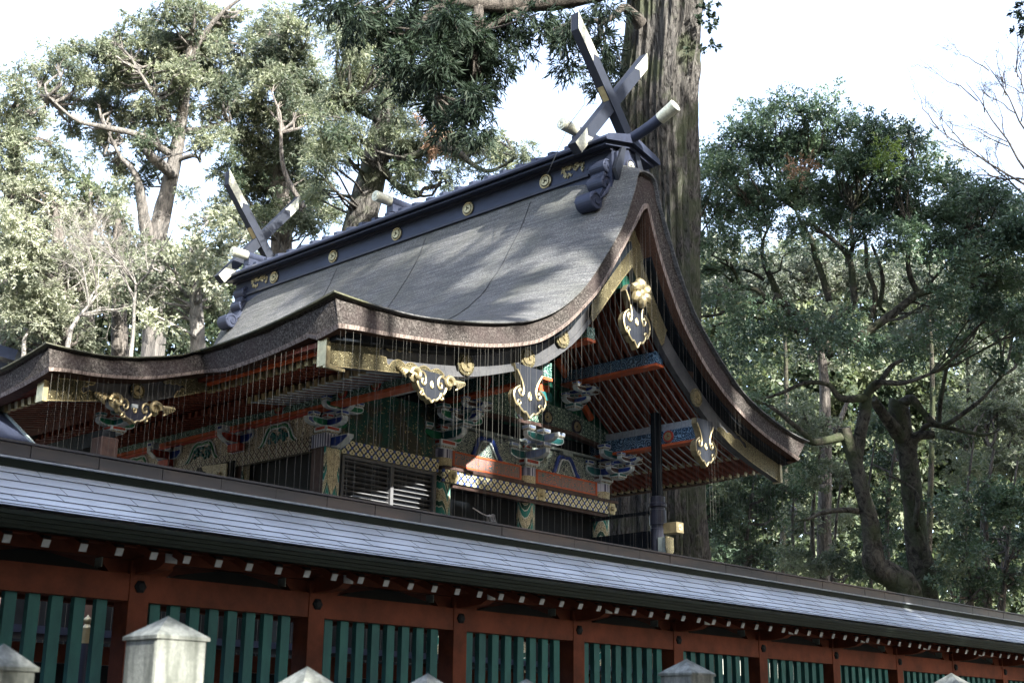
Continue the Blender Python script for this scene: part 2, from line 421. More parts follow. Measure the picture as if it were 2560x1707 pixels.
RAISE = [(13.2, 0), (14.3, .02), (15.7, .22), (17.6, .42), (19.4, .55), (20.9, .72), (21.33, .75), (21.75, .55), (22.22, .75), (22.85, .70), (24.1, .5), (26.4, .2), (28, 0)]
DROP = [(13.2, -.30), (14.3, -.26), (15.7, -.12), (17.6, 0), (25.1, 0), (26.4, -.12), (28, -.26)]
def finer(ps, k=3):
    out = []
    for i in range(len(ps) - 1):
        p0, p1, p2, p3 = ps[max(i - 1, 0)], ps[i], ps[i + 1], ps[min(i + 2, len(ps) - 1)]
        for j in range(k):
            t = j / k; out.append(tuple(.5 * (2 * b + (-a + c) * t + (2 * a - 5 * b + 4 * c - d) * t * t + (-a + 3 * b - 3 * c + d) * t ** 3) for a, b, c, d in zip(p0, p1, p2, p3)))
    out.append(tuple(ps[-1])); return out
FT, FB = finer(VT), finer(VB)
def ssm(d, w, p): return 1 - (1 - min(max(d, 0) / w, 1)) ** p
def ztop(x, z, y):
    d = min(y - Y0, Y1 - y)
    return z + interp(RAISE, x) * ssm(d, 2.7, 2.5) + interp(DROP, x) * ssm(d, 3.4, 2)
ys = [Y0, 16.5, 16.62, 16.78, 16.98, 17.2, 17.45, 17.7, 18.0, 18.3, 18.65, 19.05, 19.5, KY0, 21, 22.4, 23.9]
ys = ys + [Y0 + Y1 - y for y in ys[-2::-1]]
KT = finer([(13.21, 8.31), (12.81, 8.13), (12.24, 7.97), (11.69, 7.85), (11.14, 7.79), (10.62, 7.78), (10.24, 7.79)])
KB = finer([(13.34, 7.90), (12.86, 7.74), (12.30, 7.57), (11.76, 7.47), (11.2, 7.40), (10.7, 7.37), (10.34, 7.32)])
def zk(x, z, y):
    d = min(y - KY0, KY1 - y)
    return z - .22 * ssm(d, 2.6, 2) * min(1, (13.21 - x) / 1.6)
kys = [KY0, 20.3, 20.6, 21, 21.5, 22.2, 23, 23.9]; kys = kys + [KY0 + KY1 - y for y in kys[-2::-1]]
m = M()
def grid(m, rows):
    b = []
    for r in rows: b += r
    nn = len(rows[0]); fs = []
    for i in range(len(rows) - 1):
        for j in range(nn - 1): fs.append((i * nn + j, i * nn + j + 1, (i + 1) * nn + j + 1, (i + 1) * nn + j))
    m.add(b, fs)
grid(m, [[(x, y, ztop(x, z, y)) for (x, z) in FT] for y in ys])
grid(m, [[(x, y, zk(x, z, y) if x < 13.2 else ztop(x, VT[0][1], y)) for (x, z) in KT] for y in kys])
top = m.build('thatch', 'bark_thatch', hall, smooth=True)
# perimeter loop: (T, B, inward)
loop = []
for (t, b) in zip(FT, FB): loop.append(((t[0], Y0, t[1]), (b[0], Y0, b[1]), [0, 1, 0]))
loop[0][2][0] = 1; loop[-1][2][0] = -1
xe = VT[-1][0]
for y in ys[1:-1]: z = ztop(xe, VT[-1][1], y); loop.append(((xe, y, z), (xe - .5, y, z - .57), [-1, 0, 0]))
for (t, b) in list(zip(FT, FB))[::-1]: loop.append(((t[0], Y1, t[1]), (b[0], Y1, b[1]), [0, -1, 0]))
loop[-1][2][0] = 1; loop[-len(FT)][2][0] = -1
xe = VT[0][0]
def eave(y):
    z = ztop(xe, VT[0][1], y); return ((xe, y, z), (xe + .13, y, z - (.61 if y < 17 or y > 30.8 else .5)), [1, 0, 0])
for y in [y for y in ys[::-1] if KY1 < y < Y1]: loop.append(eave(y))
K2 = list(zip(KT, KB))
for i, (t, b) in enumerate(K2): loop.append(((t[0], KY1, t[1]), (b[0], KY1, b[1]), [1 if i in (0, len(K2) - 1) else 0, -1, 0]))
for y in kys[::-1][1:-1]: z = zk(10.24, 7.79, y); loop.append(((10.24, y, z), (10.34, y, z - .47), [1, 0, 0]))
for i, (t, b) in enumerate(K2[::-1]): loop.append(((t[0], KY0, t[1]), (b[0], KY0, b[1]), [1 if i in (0, len(K2) - 1) else 0, 1, 0]))
for y in [y for y in ys[::-1] if Y0 < y < KY0]: loop.append(eave(y))
loop.append(loop[0])
SEC = [(0, 0), (.05, .0), (.06, .08), (.13, .13), (.17, .08), (.86, .06), (.87, .015), (1.0, .03), (1.02, .75)]
m = M(); ns = len(SEC); vs = []
for k, (T, B, inn) in enumerate(loop):
    jt = .012 * math.sin(k * 1.7) + .01 * math.sin(k * 4.1)
    for q, (t, o) in enumerate(SEC):
        o2 = o + (jt if 2 <= q <= 4 else 0)
        if q == len(SEC) - 1: o2 = .50 if inn[1] and not inn[0] else .27
        vs.append(tuple(T[a] + (B[a] - T[a]) * t + inn[a] * o2 for a in range(3)))
fs = []; mi = []
for i in range(len(loop) - 1):
    for j in range(ns - 1):
        fs.append((i * ns + j, (i + 1) * ns + j, (i + 1) * ns + j + 1, i * ns + j + 1)); mi.append([0, 0, 1, 1, 1, 2, 2, 3][j])
m.add(vs, fs); m.mi = mi
m.build('thatch_edge', ['bark_thatch', 'thatch_edge', 'shingle_strip', 'thatch_soffit'], top)
# board lower curves on the gable
LF = [(13.55, 7.47), (14.67, 7.62), (15.4, 7.71), (16.18, 7.83), (17.03, 8.00), (17.86, 8.25), (18.5, 8.47), (18.99, 8.68), (19.77, 9.22), (20.39, 9.86), (20.9, 10.46), (21.4, 11.05), (21.75, 11.42)]
LB = [(27.27, 7.50), (26.6, 7.66), (26, 7.82), (25.3, 8.05), (24.73, 8.31), (24.2, 8.65), (23.7, 9.03), (23.2, 9.42), (22.74, 9.86), (22.3, 10.45), (22.0, 10.95), (21.75, 11.42)]
SOF = LF[:-1] + LB[::-1]
def off(curve, d, keepx=False):
    out = []
    for i, p in enumerate(curve):
        a = curve[max(i - 1, 0)]; b = curve[min(i + 1, len(curve) - 1)]
        t = Vector((b[0] - a[0], b[1] - a[1])); t.normalize(); nrm = Vector((-t.y, t.x))
        if nrm.y < 0: nrm = -nrm
        out.append((p[0] if keepx else p[0] + nrm.x * d, p[1] + (d if keepx else nrm.y * d)))
    return out
lf, lb = finer(LF, 3), finer(LB, 3)
uf = off(lf, .56); ub = off(lb, .56)
uf = [(min(x, CX), z) for x, z in uf]; ub = [(max(x, CX), z) for x, z in ub]; uf[-1] = (CX, 12.35); ub[-1] = (CX, 12.35)
uf[0] = (13.46, 8.0); ub[0] = (27.34, 7.98)
# soffit (boarding under the thatch) and dark layer
so1 = off(finer(SOF, 2), .36, True); so1[0] = (13.5, so1[0][1]);
so2 = [(x, z + .09) for x, z in so1]
m = M(); m.strip(so1, so2, 17.02, 30.8); m.build('soffit', 'rafter_red', hall)
for c_ in (lf, lb):
    for (ya, yb) in ((16.62, 17.0), (30.8, 31.1)):
        m = M(); m.strip(off(c_, .40), [(x, z + .12) for x, z in off(c_, .46)], ya, yb); m.build('verge_batten', 'dull_black', hall)

# crest (three-comma) disc -------------------------------------------------
def commas(m, c, r, t, ax='y', sg=-1):
    for k in range(3):
        a0 = k * 2 * PI / 3; lo, up = [], []
        for j in range(13):
            u = j / 12; an = a0 + u * 2.5; rad = r * (.42 + .40 * u ** .7); wd = r * (.26 * (1 - u) ** .8 + .02)
            lo.append(((rad - wd) * math.cos(an), (rad - wd) * math.sin(an))); up.append(((rad + wd) * math.cos(an), (rad + wd) * math.sin(an)))
        # round head
        hd = [(r * .42 * math.cos(a0) + r * .26 * math.cos(q * PI / 5), r * .42 * math.sin(a0) + r * .26 * math.sin(q * PI / 5)) for q in range(10)]
        if ax == 'y':
            m.strip([(c[0] + a, c[2] + b) for a, b in lo], [(c[0] + a, c[2] + b) for a, b in up], c[1], c[1] + sg * t, 'xz')
            m.prism([(c[0] + a, c[2] + b) for a, b in hd], c[1] + sg * .0007, c[1] + sg * (t + .002), 'xz')
        else:
            m.strip([(c[1] + a, c[2] + b) for a, b in lo], [(c[1] + a, c[2] + b) for a, b in up], c[0], c[0] + sg * t, 'yz')
            m.prism([(c[1] + a, c[2] + b) for a, b in hd], c[0] + sg * .0007, c[0] + sg * (t + .002), 'yz')
def crest(parent, c, r, ax='y', discm='gilt_embossed', comm='gilt_plain', name='crest_disc', th=.045):
    m = M(); pr = [(r * .97, 0), (r, -.01), (r, -th * .8), (r * .93, -th), (r * .86, -th), (r * .82, -th * .7), (.001, -th * .72)]
    if ax == 'y': m.lathe([(a, b) for a, b in pr], c, 28, 'y')
    else: m.lathe([(a, b) for a, b in pr], c, 28, 'x')
    d = m.build(name, discm, parent)
    m = M(); cc = list(c); cc[1 if ax == 'y' else 0] -= th * .70; commas(m, cc, r * .8, th * .5, ax); m.build('comma_relief', comm, d)
    return d

# bargeboards ---------------------------------------------------------------
def bargeboard(lo, up, ya, yb, lbl=None):
    m = M(); m.strip(lo, up, ya, yb)
    b = m.build('bargeboard', 'weathered_lacquer', hall)
    mid1 = [(a[0] * .82 + c[0] * .18, a[1] * .82 + c[1] * .18) for a, c in zip(lo, up)]
    m = M(); m.strip(lo, mid1, ya - .035 if ya < 20 else ya, ya - .003 if ya < 20 else yb + .035); m.build('bargeboard_moulding', 'weathered_lacquer', b)
    return b
bl = bargeboard(lf, uf, 16.90, 17.01); br = bargeboard(lb, ub, 16.90, 17.01)
bargeboard(lf, uf, 30.8, 30.9); bargeboard(lb, ub, 30.8, 30.9)
def fitting(parent, poly, y=16.862, th=.02, mt='gilt_embossed', name='gilt_fitting'):
    m = M(); m.prism(poly, y - th, y); 
    for i in range(len(poly)):   # raised rim
        a, b = poly[i], poly[(i + 1) % len(poly)]
        m.mat(1).bar((a[0], y - th, a[1]), (b[0], y - th, b[1]), .014, .014)
    return m.build(name, [mt, 'gilt_plain'], parent)
def lowf(x): return interp(lf, x)
def lowb(x): return interp(sorted(lb), x)
def upf(x): return interp(uf, x)
def upb(x): return interp(sorted(ub), x)
def scal(x0, x1, z0, z1, n, amp, hook=True):
    """scalloped line from (x0,z0) to (x1,z1)"""
    out = []
    for i in range(n):
        for j in range(5):
            t = (i + j / 5) / n; s_ = math.sin(PI * (j / 5)) * amp
            out.append((x0 + (x1 - x0) * t, z0 + (z1 - z0) * t + s_))
    out.append((x1, z1)); return out
poly = [(13.5, lowf(13.5) + .005), (14.2, lowf(14.2)), (15.0, lowf(15.0)), (15.6, lowf(15.6)), (16.19, lowf(16.19))] \
    + scal(16.16, 14.92, 7.87, 7.83, 4, .065) + [(14.86, 7.74), (14.80, 7.78), (14.78, 7.88), (14.64, 7.88), (14.64, 8.0), (14.72, 8.07)] \
    + scal(14.76, 15.46, 8.06, 8.19, 3, -.075)[1:] + [(15.1, 8.17), (14.4, 8.09), (13.48, 7.99)]
fitting(bl, poly)
m = M(); m.b2((13.43, 16.80, 7.46), (13.52, 17.03, 8.03)); m.b2((13.43, 16.80, 7.42), (13.85, 16.86, 7.47)); m.build('end_cap', 'gilt_plain', bl)
poly = [(27.25, lowb(27.25) + .0), (26.6, lowb(26.6)), (26, lowb(26)), (25.3, lowb(25.3)), (24.75, lowb(24.75) + .02)] + \
    scal(24.8, 25.75, 8.38, 8.14, 3, .05) + [(25.85, 8.06), (25.95, 8.10), (25.92, 8.2)] + scal(25.88, 25.45, 8.24, 8.45, 2, -.05)[1:] + [(25.4, 8.55), (26, 8.36), (26.6, 8.18), (27.33, 7.98)]
fitting(br, poly)
m = M(); m.b2((27.26, 16.80, 7.47), (27.35, 17.03, 8.0)); m.build('end_cap', 'gilt_plain', br)
# gilt fittings at the peak, both boards
def peak(lo, up, sg, parent):
    A = [p for p in lo if p[1] > 9.85]; A.sort(key=lambda p: p[1]); B_ = [p for p in up if p[1] > 9.72]; B_.sort(key=lambda p: p[1])
    tip1 = A[0]; tip2 = B_[0]
    md = ((A[2][0] + B_[2][0]) / 2, (A[2][1] + B_[2][1]) / 2 + .15)
    fr = [(tip1[0] + sg * .07, tip1[1] + .07), (tip1[0] * .55 + md[0] * .45 + sg * .02, tip1[1] * .55 + md[1] * .45 + .02), md, (md[0] * .5 + tip2[0] * .5 - sg * .06, md[1] * .5 + tip2[1] * .5 - .02)]
    poly = A[::-1] + fr + B_[0:]
    fitting(parent, poly, mt='gilt_embossed')
peak(lf, uf, -1, bl); peak(lb, ub, 1, br)
for (x, z, p) in ((16.72, 8.16, bl), (18.40, 8.65, bl), (19.42, 9.28, bl), (23.98, 8.92, br)): crest(p, (x, 16.865, z), .21)

# pendants (gegyo) ------------------------------------------------------------
def pendant(c, w, h, neck, kind, wings=0, name='gable_pendant', th=.09, topw=.9, mt='slate_panel'):
    """carved pendant: c = (x,y,z) of its top centre"""
    X, Y, Z = c
    def P(u, v): return (X + u * w, Z + v * h)
    if kind == 'long':
        half = [(topw, 0), (.78, -.12), (.55, -.27), (.42, -.40), (.40, -.47), (.62, -.45), (.86, -.51), (.98, -.61), (.94, -.72), (.84, -.80), (.74, -.83), (.66, -.80), (.60, -.86), (.46, -.91), (.36, -.94), (.24, -.93), (.14, -.97), (0, -1.04)]
        sp = [(.78, -.12), (.55, -.27), (.42, -.40), (.38, -.52), (.46, -.62), (.60, -.61), (.66, -.54), (.58, -.49), (.52, -.53)]
        out = [(.60, -.44), (.86, -.51), (.98, -.61), (.94, -.72), (.84, -.80), (.74, -.83), (.66, -.80), (.60, -.86), (.46, -.91), (.36, -.94), (.24, -.93), (.14, -.97), (0, -1.04)]
        kh = -.60
    else:
        half = [(.70, 0), (.72, -.08), (.86, -.16), (.98, -.32), (.96, -.48), (.86, -.60), (.74, -.66), (.64, -.64), (.56, -.76), (.42, -.84), (.30, -.90), (.16, -.90), (0, -1.0)]
        sp = [(.80, -.10), (.62, -.08), (.46, -.18), (.42, -.36), (.52, -.48), (.66, -.44), (.66, -.32), (.56, -.30)]
        out = [(.80, -.10), (.93, -.22), (.98, -.34), (.96, -.48), (.86, -.60), (.74, -.66), (.64, -.64), (.56, -.76), (.42, -.84), (.30, -.90), (.16, -.90), (0, -1.0)]
        kh = -.42
    poly = [P(u, v) for u, v in half] + [P(-u, v) for u, v in half[-2::-1]]
    m = M(); m.prism(poly, Y, Y + th)
    g_ = m.build(name, mt, hall)
    m = M()   # scalloped gilt side wall
    pl = [P(u * 1.02, v * 1.02) for u, v in half] + [P(-u * 1.02, v * 1.02) for u, v in half[-2::-1]]
    m.prism(pl, Y + .012, Y + th + .05); m.build('gilt_side', 'gilt_plain', g_)
    m = M(); rr = .022 * max(1, w / .45)
    for s_ in (-1, 1):
        for path in (sp, out):
            q = smooth_curve([(X + s_ * u * w, Y - .006, Z + v * h) for u, v in path], 34)
            m.tube(q, [rr] * 34, 6)
        q = [(X + s_ * .66 * w + .045 * w / .45 * math.cos(a * PI / 5), Y - .008, Z - .77 * h + .045 * w / .45 * math.sin(a * PI / 5)) for a in range(11)]
        m.tube(q, [rr * .8] * 11, 6)
    q = [(X + math.sin(a * PI / 6) * .075 * w * (1.1 if math.cos(a * PI / 6) < 0 else .85), Y - .006, Z + h * kh + .17 * w * math.cos(a * PI / 6)) for a in range(13)]
    m.tube(q, [rr * .75] * 13, 6)
    m.build('gilt_scrollwork', 'gilt_plain', g_, smooth=True)
    if wings:
        for s_ in (-1, 1):
            m = M(); a = wings
            cx, cz = X + s_ * w * 1.12, Z - h * .24
            q = [(cx + s_ * a * (.26 - .022 * k) * math.cos(k * .62), Y - .02 - .004 * k, cz + a * (.26 - .022 * k) * math.sin(k * .62)) for k in range(11)]
            m.tube(smooth_curve(q, 30), [.075 * a * (1 - .5 * i / 30) + .012 for i in range(30)], 8)
            m.lathe([(a * .23, .05), (a * .24, .02), (a * .16, -.01), (.001, -.03)], (cx, Y, cz), 18, 'y')
            for k in range(5):
                t = k / 4; bx = cx + s_ * a * (.22 + .12 * k); bz = cz + a * (.02 + .03 * k)
                lw = a * (.20 - .028 * k)
                q = [(bx, Y + .02, bz + lw * .6), (bx + s_ * lw * .9, Y - .01, bz + lw * .2), (bx + s_ * lw * 1.3, Y + .0, bz - lw * .5), (bx + s_ * lw * .8, Y + .01, bz - lw * .9)]
                m.tube(smooth_curve(q, 10), [lw * .35, lw * .38, lw * .4, lw * .4, lw * .36, lw * .33, lw * .28, lw * .22, lw * .15, lw * .05], 6)
            m.build('scroll_wing', 'gilt_plain', g_, smooth=True)
    return g_
PD = 'black and gold scrolled pendant'
pendant((15.84, 16.80, 7.83), .36, .56, 0, 'wide', wings=.52)
pendant((18.42, 16.80, 8.46), .46, .98, 0, 'long')
p_ = pendant((21.80, 16.80, 10.95), .46, 1.32, 0, 'long', topw=.55)
m = M(); 
for k in range(6):
    a = k * PI / 3 + .3
    for j in range(1):
        q = [(21.80 + .07 * math.cos(a), 16.74, 10.78 + .07 * math.sin(a)), (21.80 + .16 * math.cos(a + .2), 16.66, 10.78 + .16 * math.sin(a + .2)), (21.80 + .24 * math.cos(a + .4), 16.68, 10.78 + .24 * math.sin(a + .4)), (21.80 + .22 * math.cos(a + .8), 16.74, 10.78 + .22 * math.sin(a + .8))]
        m.tube(smooth_curve(q, 10), [.05, .09, .11, .12, .12, .11, .10, .08, .06, .03], 8)
m.lathe([(.001, -.16), (.06, -.15), (.10, -.11), (.12, -.05), (.10, 0)], (21.80, 16.74, 10.78), 14, 'y')
m.build('gilt_flower', 'gilt_plain', p_, smooth=True)
pendant((24.22, 16.80, 8.45), .40, 1.02, 0, 'long', topw=.75)

# kohai (front step roof) boards ----------------------------------------------
KL = finer([(10.55, 6.93), (11.1, 7.02), (11.61, 7.12), (12.25, 7.22), (12.7, 7.34), (13.04, 7.46), (13.45, 7.60), (13.84, 7.75)], 2)
KU = [(x - .02, z + .40) for x, z in KL]
for (ya, yb) in ((20.62, 20.72), (27.1, 27.2)):
    m = M(); m.strip(KL, KU, ya, yb); kb = m.build('bargeboard', 'weathered_lacquer', hall)
    if ya < 22:
        kl = lambda x: interp(KL, x)
        poly = [(10.55, kl(10.55)), (11.1, kl(11.1)), (11.62, kl(11.62))] + scal(11.58, 11.30, 7.18, 7.22, 2, .04) + [(11.24, 7.17), (11.18, 7.24), (11.22, 7.30)] + scal(11.24, 11.45, 7.31, 7.41, 2, -.03)[1:] + [(11.0, 7.38), (10.53, 7.31)]
        fitting(kb, poly, 20.605)
        m = M(); m.b2((10.48, 20.52, 6.90), (10.57, 20.74, 7.33)); m.build('end_cap', 'gilt_plain', kb)
        poly = [(13.83, kl(13.83)), (13.4, kl(13.4)), (13.02, kl(13.02))] + scal(13.04, 13.22, 7.50, 7.64, 2, .04) + [(13.27, 7.62), (13.22, 7.70)] + scal(13.2, 12.78, 7.73, 7.69, 3, -.03)[1:] + [(13.2, 7.88), (13.84, 8.12)]
        fitting(kb, poly, 20.605)
        crest(kb, (12.27, 20.60, 7.42), .14)
pendant((12.22, 20.52, 7.24), .34, .42, 0, 'wide', wings=.52, mt='black_lacquer')
m = M(); so_ = [(x, z + .22) for x, z in KL]; m.strip(so_, [(x, z + .07) for x, z in so_], 20.75, 27.05); m.build('soffit', 'rafter_red', hall)

# rafters -----------------------------------------------------------------------
def rafter(path, y, w=.095, h=.11, cap=None, lit=True):
    m = M(); m.strip([(x, z - h / 2) for x, z in path], [(x, z + h / 2) for x, z in path], y - w / 2, y + w / 2)
    return m
def sub(curve, xa, xb, dz, n=12):
    s_ = sorted(curve); return [(xa + (xb - xa) * i / (n - 1), interp(s_, xa + (xb - xa) * i / (n - 1)) + dz) for i in range(n)]
def rafter_rows(paths, ys_ind, ys_rest, capx):
    for path, tip in paths:
        first = None
        for y in ys_ind:
            if first is None:
                m = rafter(path, y)
                if path is b2_ or path is f2: m.mat(1).strip([(x, z - .064) for x, z in path], [(x, z - .038) for x, z in path], y - .058, y - .0472)
                first = m.build('rafter', ['rafter_red', 'outline_pale'], hall)
                a, b = path[0], path[1]
                d = Vector((b[0] - a[0], 0, b[1] - a[1])).normalized()
                m = M(); m.bar(Vector((a[0], y, a[1])) - d * .012, Vector((a[0], y, a[1])) + d * .10, .104, .122, (0, 0, 1)); m.build('gilt_cap', tip, first)
                y0 = y
            else:
                c = copy_tree(first); c.location = Vector(first.location) + Vector((0, y - y0, 0))
        if ys_rest:
            m = M()
            for y in ys_rest: m.strip([(x, z - .055) for x, z in path], [(x, z + .055) for x, z in path], y - .047, y + .047)
            tag(m.build('rafter_row', 'rafter_red', hall), kind='stuff')
SP = .222
yy = [17.18 + SP * i for i in range(62)]
f1 = sub(LF, 13.86, 15.4, .27, 6); f2 = sub(LF, 14.78, 21.55, .12, 26)
b1 = sub(LB, 25.6, 27.02, .17, 6)[::-1]; b2_ = sub(LB, 21.95, 26.02, .12, 20)[::-1]
rafter_rows([(f1, 'gilt_plain'), (f2, 'gilt_plain')], yy[:17], yy[17:], None)
rafter_rows([(b1, 'gilt_plain'), (b2_, 'gilt_plain')], yy[:24], yy[24:], None)
k1 = sub(KL, 10.72, 13.7, .13, 8)
rafter_rows([(k1, 'gilt_plain')], [20.95 + .235 * i for i in range(8)], [20.95 + .235 * i for i in range(8, 26)], None)
# fascia boards carrying the flying rafters
m = M(); m.b2((13.70, 17.03, 7.80), (13.76, 30.7, 8.10)); m.build('fascia_board', 'fascia_orange', hall)
for (xa, za) in ((15.0, 7.86), (26.2, 7.92)):
    m = M(); m.b2((xa, 17.03, za), (xa + .06, 30.7, za + .12)); m.build('flying_rafter_sill', 'rafter_red', hall)

# ridge ---------------------------------------------------------------------------
m = M(); m.b2((21.24, 16.98, 13.0), (22.26, 30.82, 14.10)); rd = m.build('ridge_box', 'blue_black_metal', hall)
m = M(); m.b2((21.17, 17.6, 13.56), (21.237, 30.2, 13.62)); m.b2((22.263, 17.6, 13.56), (22.33, 30.2, 13.62)); m.b2((21.15, 16.94, 14.0), (21.237, 30.86, 14.07)); m.build('ridge_moulding', 'black_lacquer', rd)
m = M(); cp = [(20.80, 14.08), (20.78, 14.13), (20.84, 14.21), (21.0, 14.27), (21.75, 14.50), (22.5, 14.27), (22.66, 14.21), (22.72, 14.13), (22.70, 14.08), (21.75, 14.30)]
m.prism(cp, 16.75, 31.05); m.prism([(20.9, 14.02), (20.9, 14.075), (21.75, 14.28), (22.6, 14.075), (22.6, 14.02), (21.75, 14.2)], 16.86, 30.94); m.build('ridge_cap', 'blue_black_metal', rd, bevel=.008)
m = M()
for i in range(25):
    y = 17.9 + i * .5
    if y > 30.4: break
    m.strip([(20.86, 14.215), (21.75, 14.49), (22.64, 14.215)], [(20.86, 14.29), (21.75, 14.585), (22.64, 14.29)], y, y + .13)
m.build('cap_batten', 'blue_black_metal', rd)
for y in (18.9, 21.4, 23.95, 26.45, 29.0):
    m = M(); q = [(21.215, y + .155 * math.cos(a * PI / 10), 13.82 + .155 * math.sin(a * PI / 10)) for a in range(21)]
    m.tube(q, [.026] * 21, 8); commas(m, (21.235, y, 13.82), .135, .05, 'x'); m.build('ring_crest', 'gilt_plain', rd)
def relief(y0, y1, dirn):
    rng = random.Random(5); m = M()
    for k in range(26):
        y = rng.uniform(y0, y1); z = 13.74 + rng.uniform(0, .26); 
        q = [(21.225, y + .10 * (j / 5) * dirn + rng.uniform(-.02, .02), z + .05 * math.sin(j * 1.3 + k)) for j in range(6)]
        m.tube(q, [.006, .016, .02, .018, .012, .004], 5)
    m.build('gilt_relief', 'gilt_plain', rd)
relief(17.75, 18.35, 1); relief(29.4, 30.1, -1)
# ridge-end ornament
def ridge_ornament(ya, yb, sg):
    m = M()
    body = [(21.05, 12.9), (21.28, 13.55), (21.45, 14.05), (21.6, 14.15), (21.9, 14.15), (22.05, 14.05), (22.22, 13.55), (22.45, 12.9), (22.1, 13.0), (21.75, 13.2), (21.4, 13.0)]
    m.prism(body, ya, yb); o = m.build('ridge_end_ornament', 'blue_black_metal', hall)
    for s_ in (-1, 1):
        m = M()
        for (dx, z, r) in ((-.30, 13.95, .15), (-.50, 13.68, .17), (-.56, 13.28, .18), (-.93, 12.74, .21)):
            cx = 21.75 - s_ * dx
            m.lathe([(r - .02, 0), (r, .02), (r, yb - ya + .04), (r - .02, yb - ya + .06)], (cx, ya - .03, z), 22, 'y')
            # spiral groove relief on both faces
            for fy, sgn in ((ya - .04, 1), (yb + .04, 1)):
                q = [(cx + r * (.86 - .075 * k) * math.cos(k * .75) * s_, fy, z + r * (.86 - .075 * k) * math.sin(k * .75)) for k in range(11)]
                m.tube(smooth_curve(q, 26), [.018] * 26, 5)
        m.prism([(21.75 + s_ * .25, 13.2), (21.75 + s_ * .45, 13.9), (21.75 + s_ * .62, 13.5), (21.75 + s_ * .66, 13.1), (21.75 + s_ * 1.0, 12.6), (21.75 + s_ * .6, 12.75)][::1], ya + .02, yb - .02)
        for k in range(7):   # feathered grooves
            u = k / 6
            q = [(21.75 + s_ * (.30 + .10 * u), ya - .03, 13.75 - .35 * u), (21.75 + s_ * (.42 + .08 * u), ya - .05, 13.45 - .33 * u), (21.75 + s_ * (.50 + .33 * u), ya - .05, 13.22 - .42 * u)]
            m.tube(smooth_curve(q, 8), [.012, .022, .026, .028, .026, .024, .02, .012], 6)
        m.build('scroll_lobe', 'blue_black_metal', o, smooth=False)
    return o
ro = ridge_ornament(17.10, 17.50, 1); ridge_ornament(30.30, 30.70, -1)
m = M(); m.prism([(21.32, 13.3), (21.32, 14.0), (21.75, 14.17), (22.18, 14.0), (22.18, 13.3)], 16.90, 16.97); ep = m.build('end_panel', 'blue_black_metal', rd)
crest(ep, (21.77, 16.895, 13.78), .15, comm='pale_gilt', discm='black_lacquer')
for s_ in (-1, 1):
    m = M(); m.prism([(21.75 + s_ * .40, 13.25), (21.75 + s_ * .56, 13.55), (21.75 + s_ * .30, 14.15), (21.75 + s_ * .16, 14.15)], 16.84, 16.93); m.build('end_strut', 'slate_panel', rd)
# projecting ridge log
m = M(); q = smooth_curve([(21.75, 17.1, 14.38), (21.75, 16.5, 14.50), (21.75, 16.0, 14.66), (21.75, 15.62, 14.83)], 14)
m.tube(q, [.115 + .02 * i / 13 for i in range(14)], 20); tl = m.build('ridge_end_log', 'blue_black_metal', hall, smooth=True)
m = M(); q2 = smooth_curve([(21.75, 16.02, 14.652), (21.75, 15.8, 14.745), (21.75, 15.60, 14.838)], 8); m.tube(q2, [.135 + .012 * i / 7 for i in range(8)], 20)
m.build('gilt_cap', 'pale_gilt', tl, smooth=True)
# ridge logs
for k, y in enumerate((17.80, 24.0, 30.05)):
    m = M(); m.tube([(20.62, y, 14.66), (22.9, y, 14.66)], [.125, .125], 22); lg = m.build('ridge_log', 'blue_black_metal', hall, smooth=True)
    for s_, xa, xb in ((0, 20.50, 20.98), (1, 22.54, 23.02)):
        m = M(); m.tube([(xa, y, 14.66), (xb, y, 14.66)], [.134, .134], 22)
        e = xa - .004 if s_ == 0 else xb + .004
        commas(m, (e + (.004 if s_ == 0 else -.004), y, 14.66), .11, .02, 'x', -1 if s_ == 0 else 1); m.build('gilt_cap', 'pale_gilt', lg, smooth=True)
    for x in (21.15, 22.35):
        m = M(); m.b2((x - .16, y - .12, 14.36), (x + .16, y + .12, 14.56)); m.build('log_saddle', 'blue_black_metal', lg)
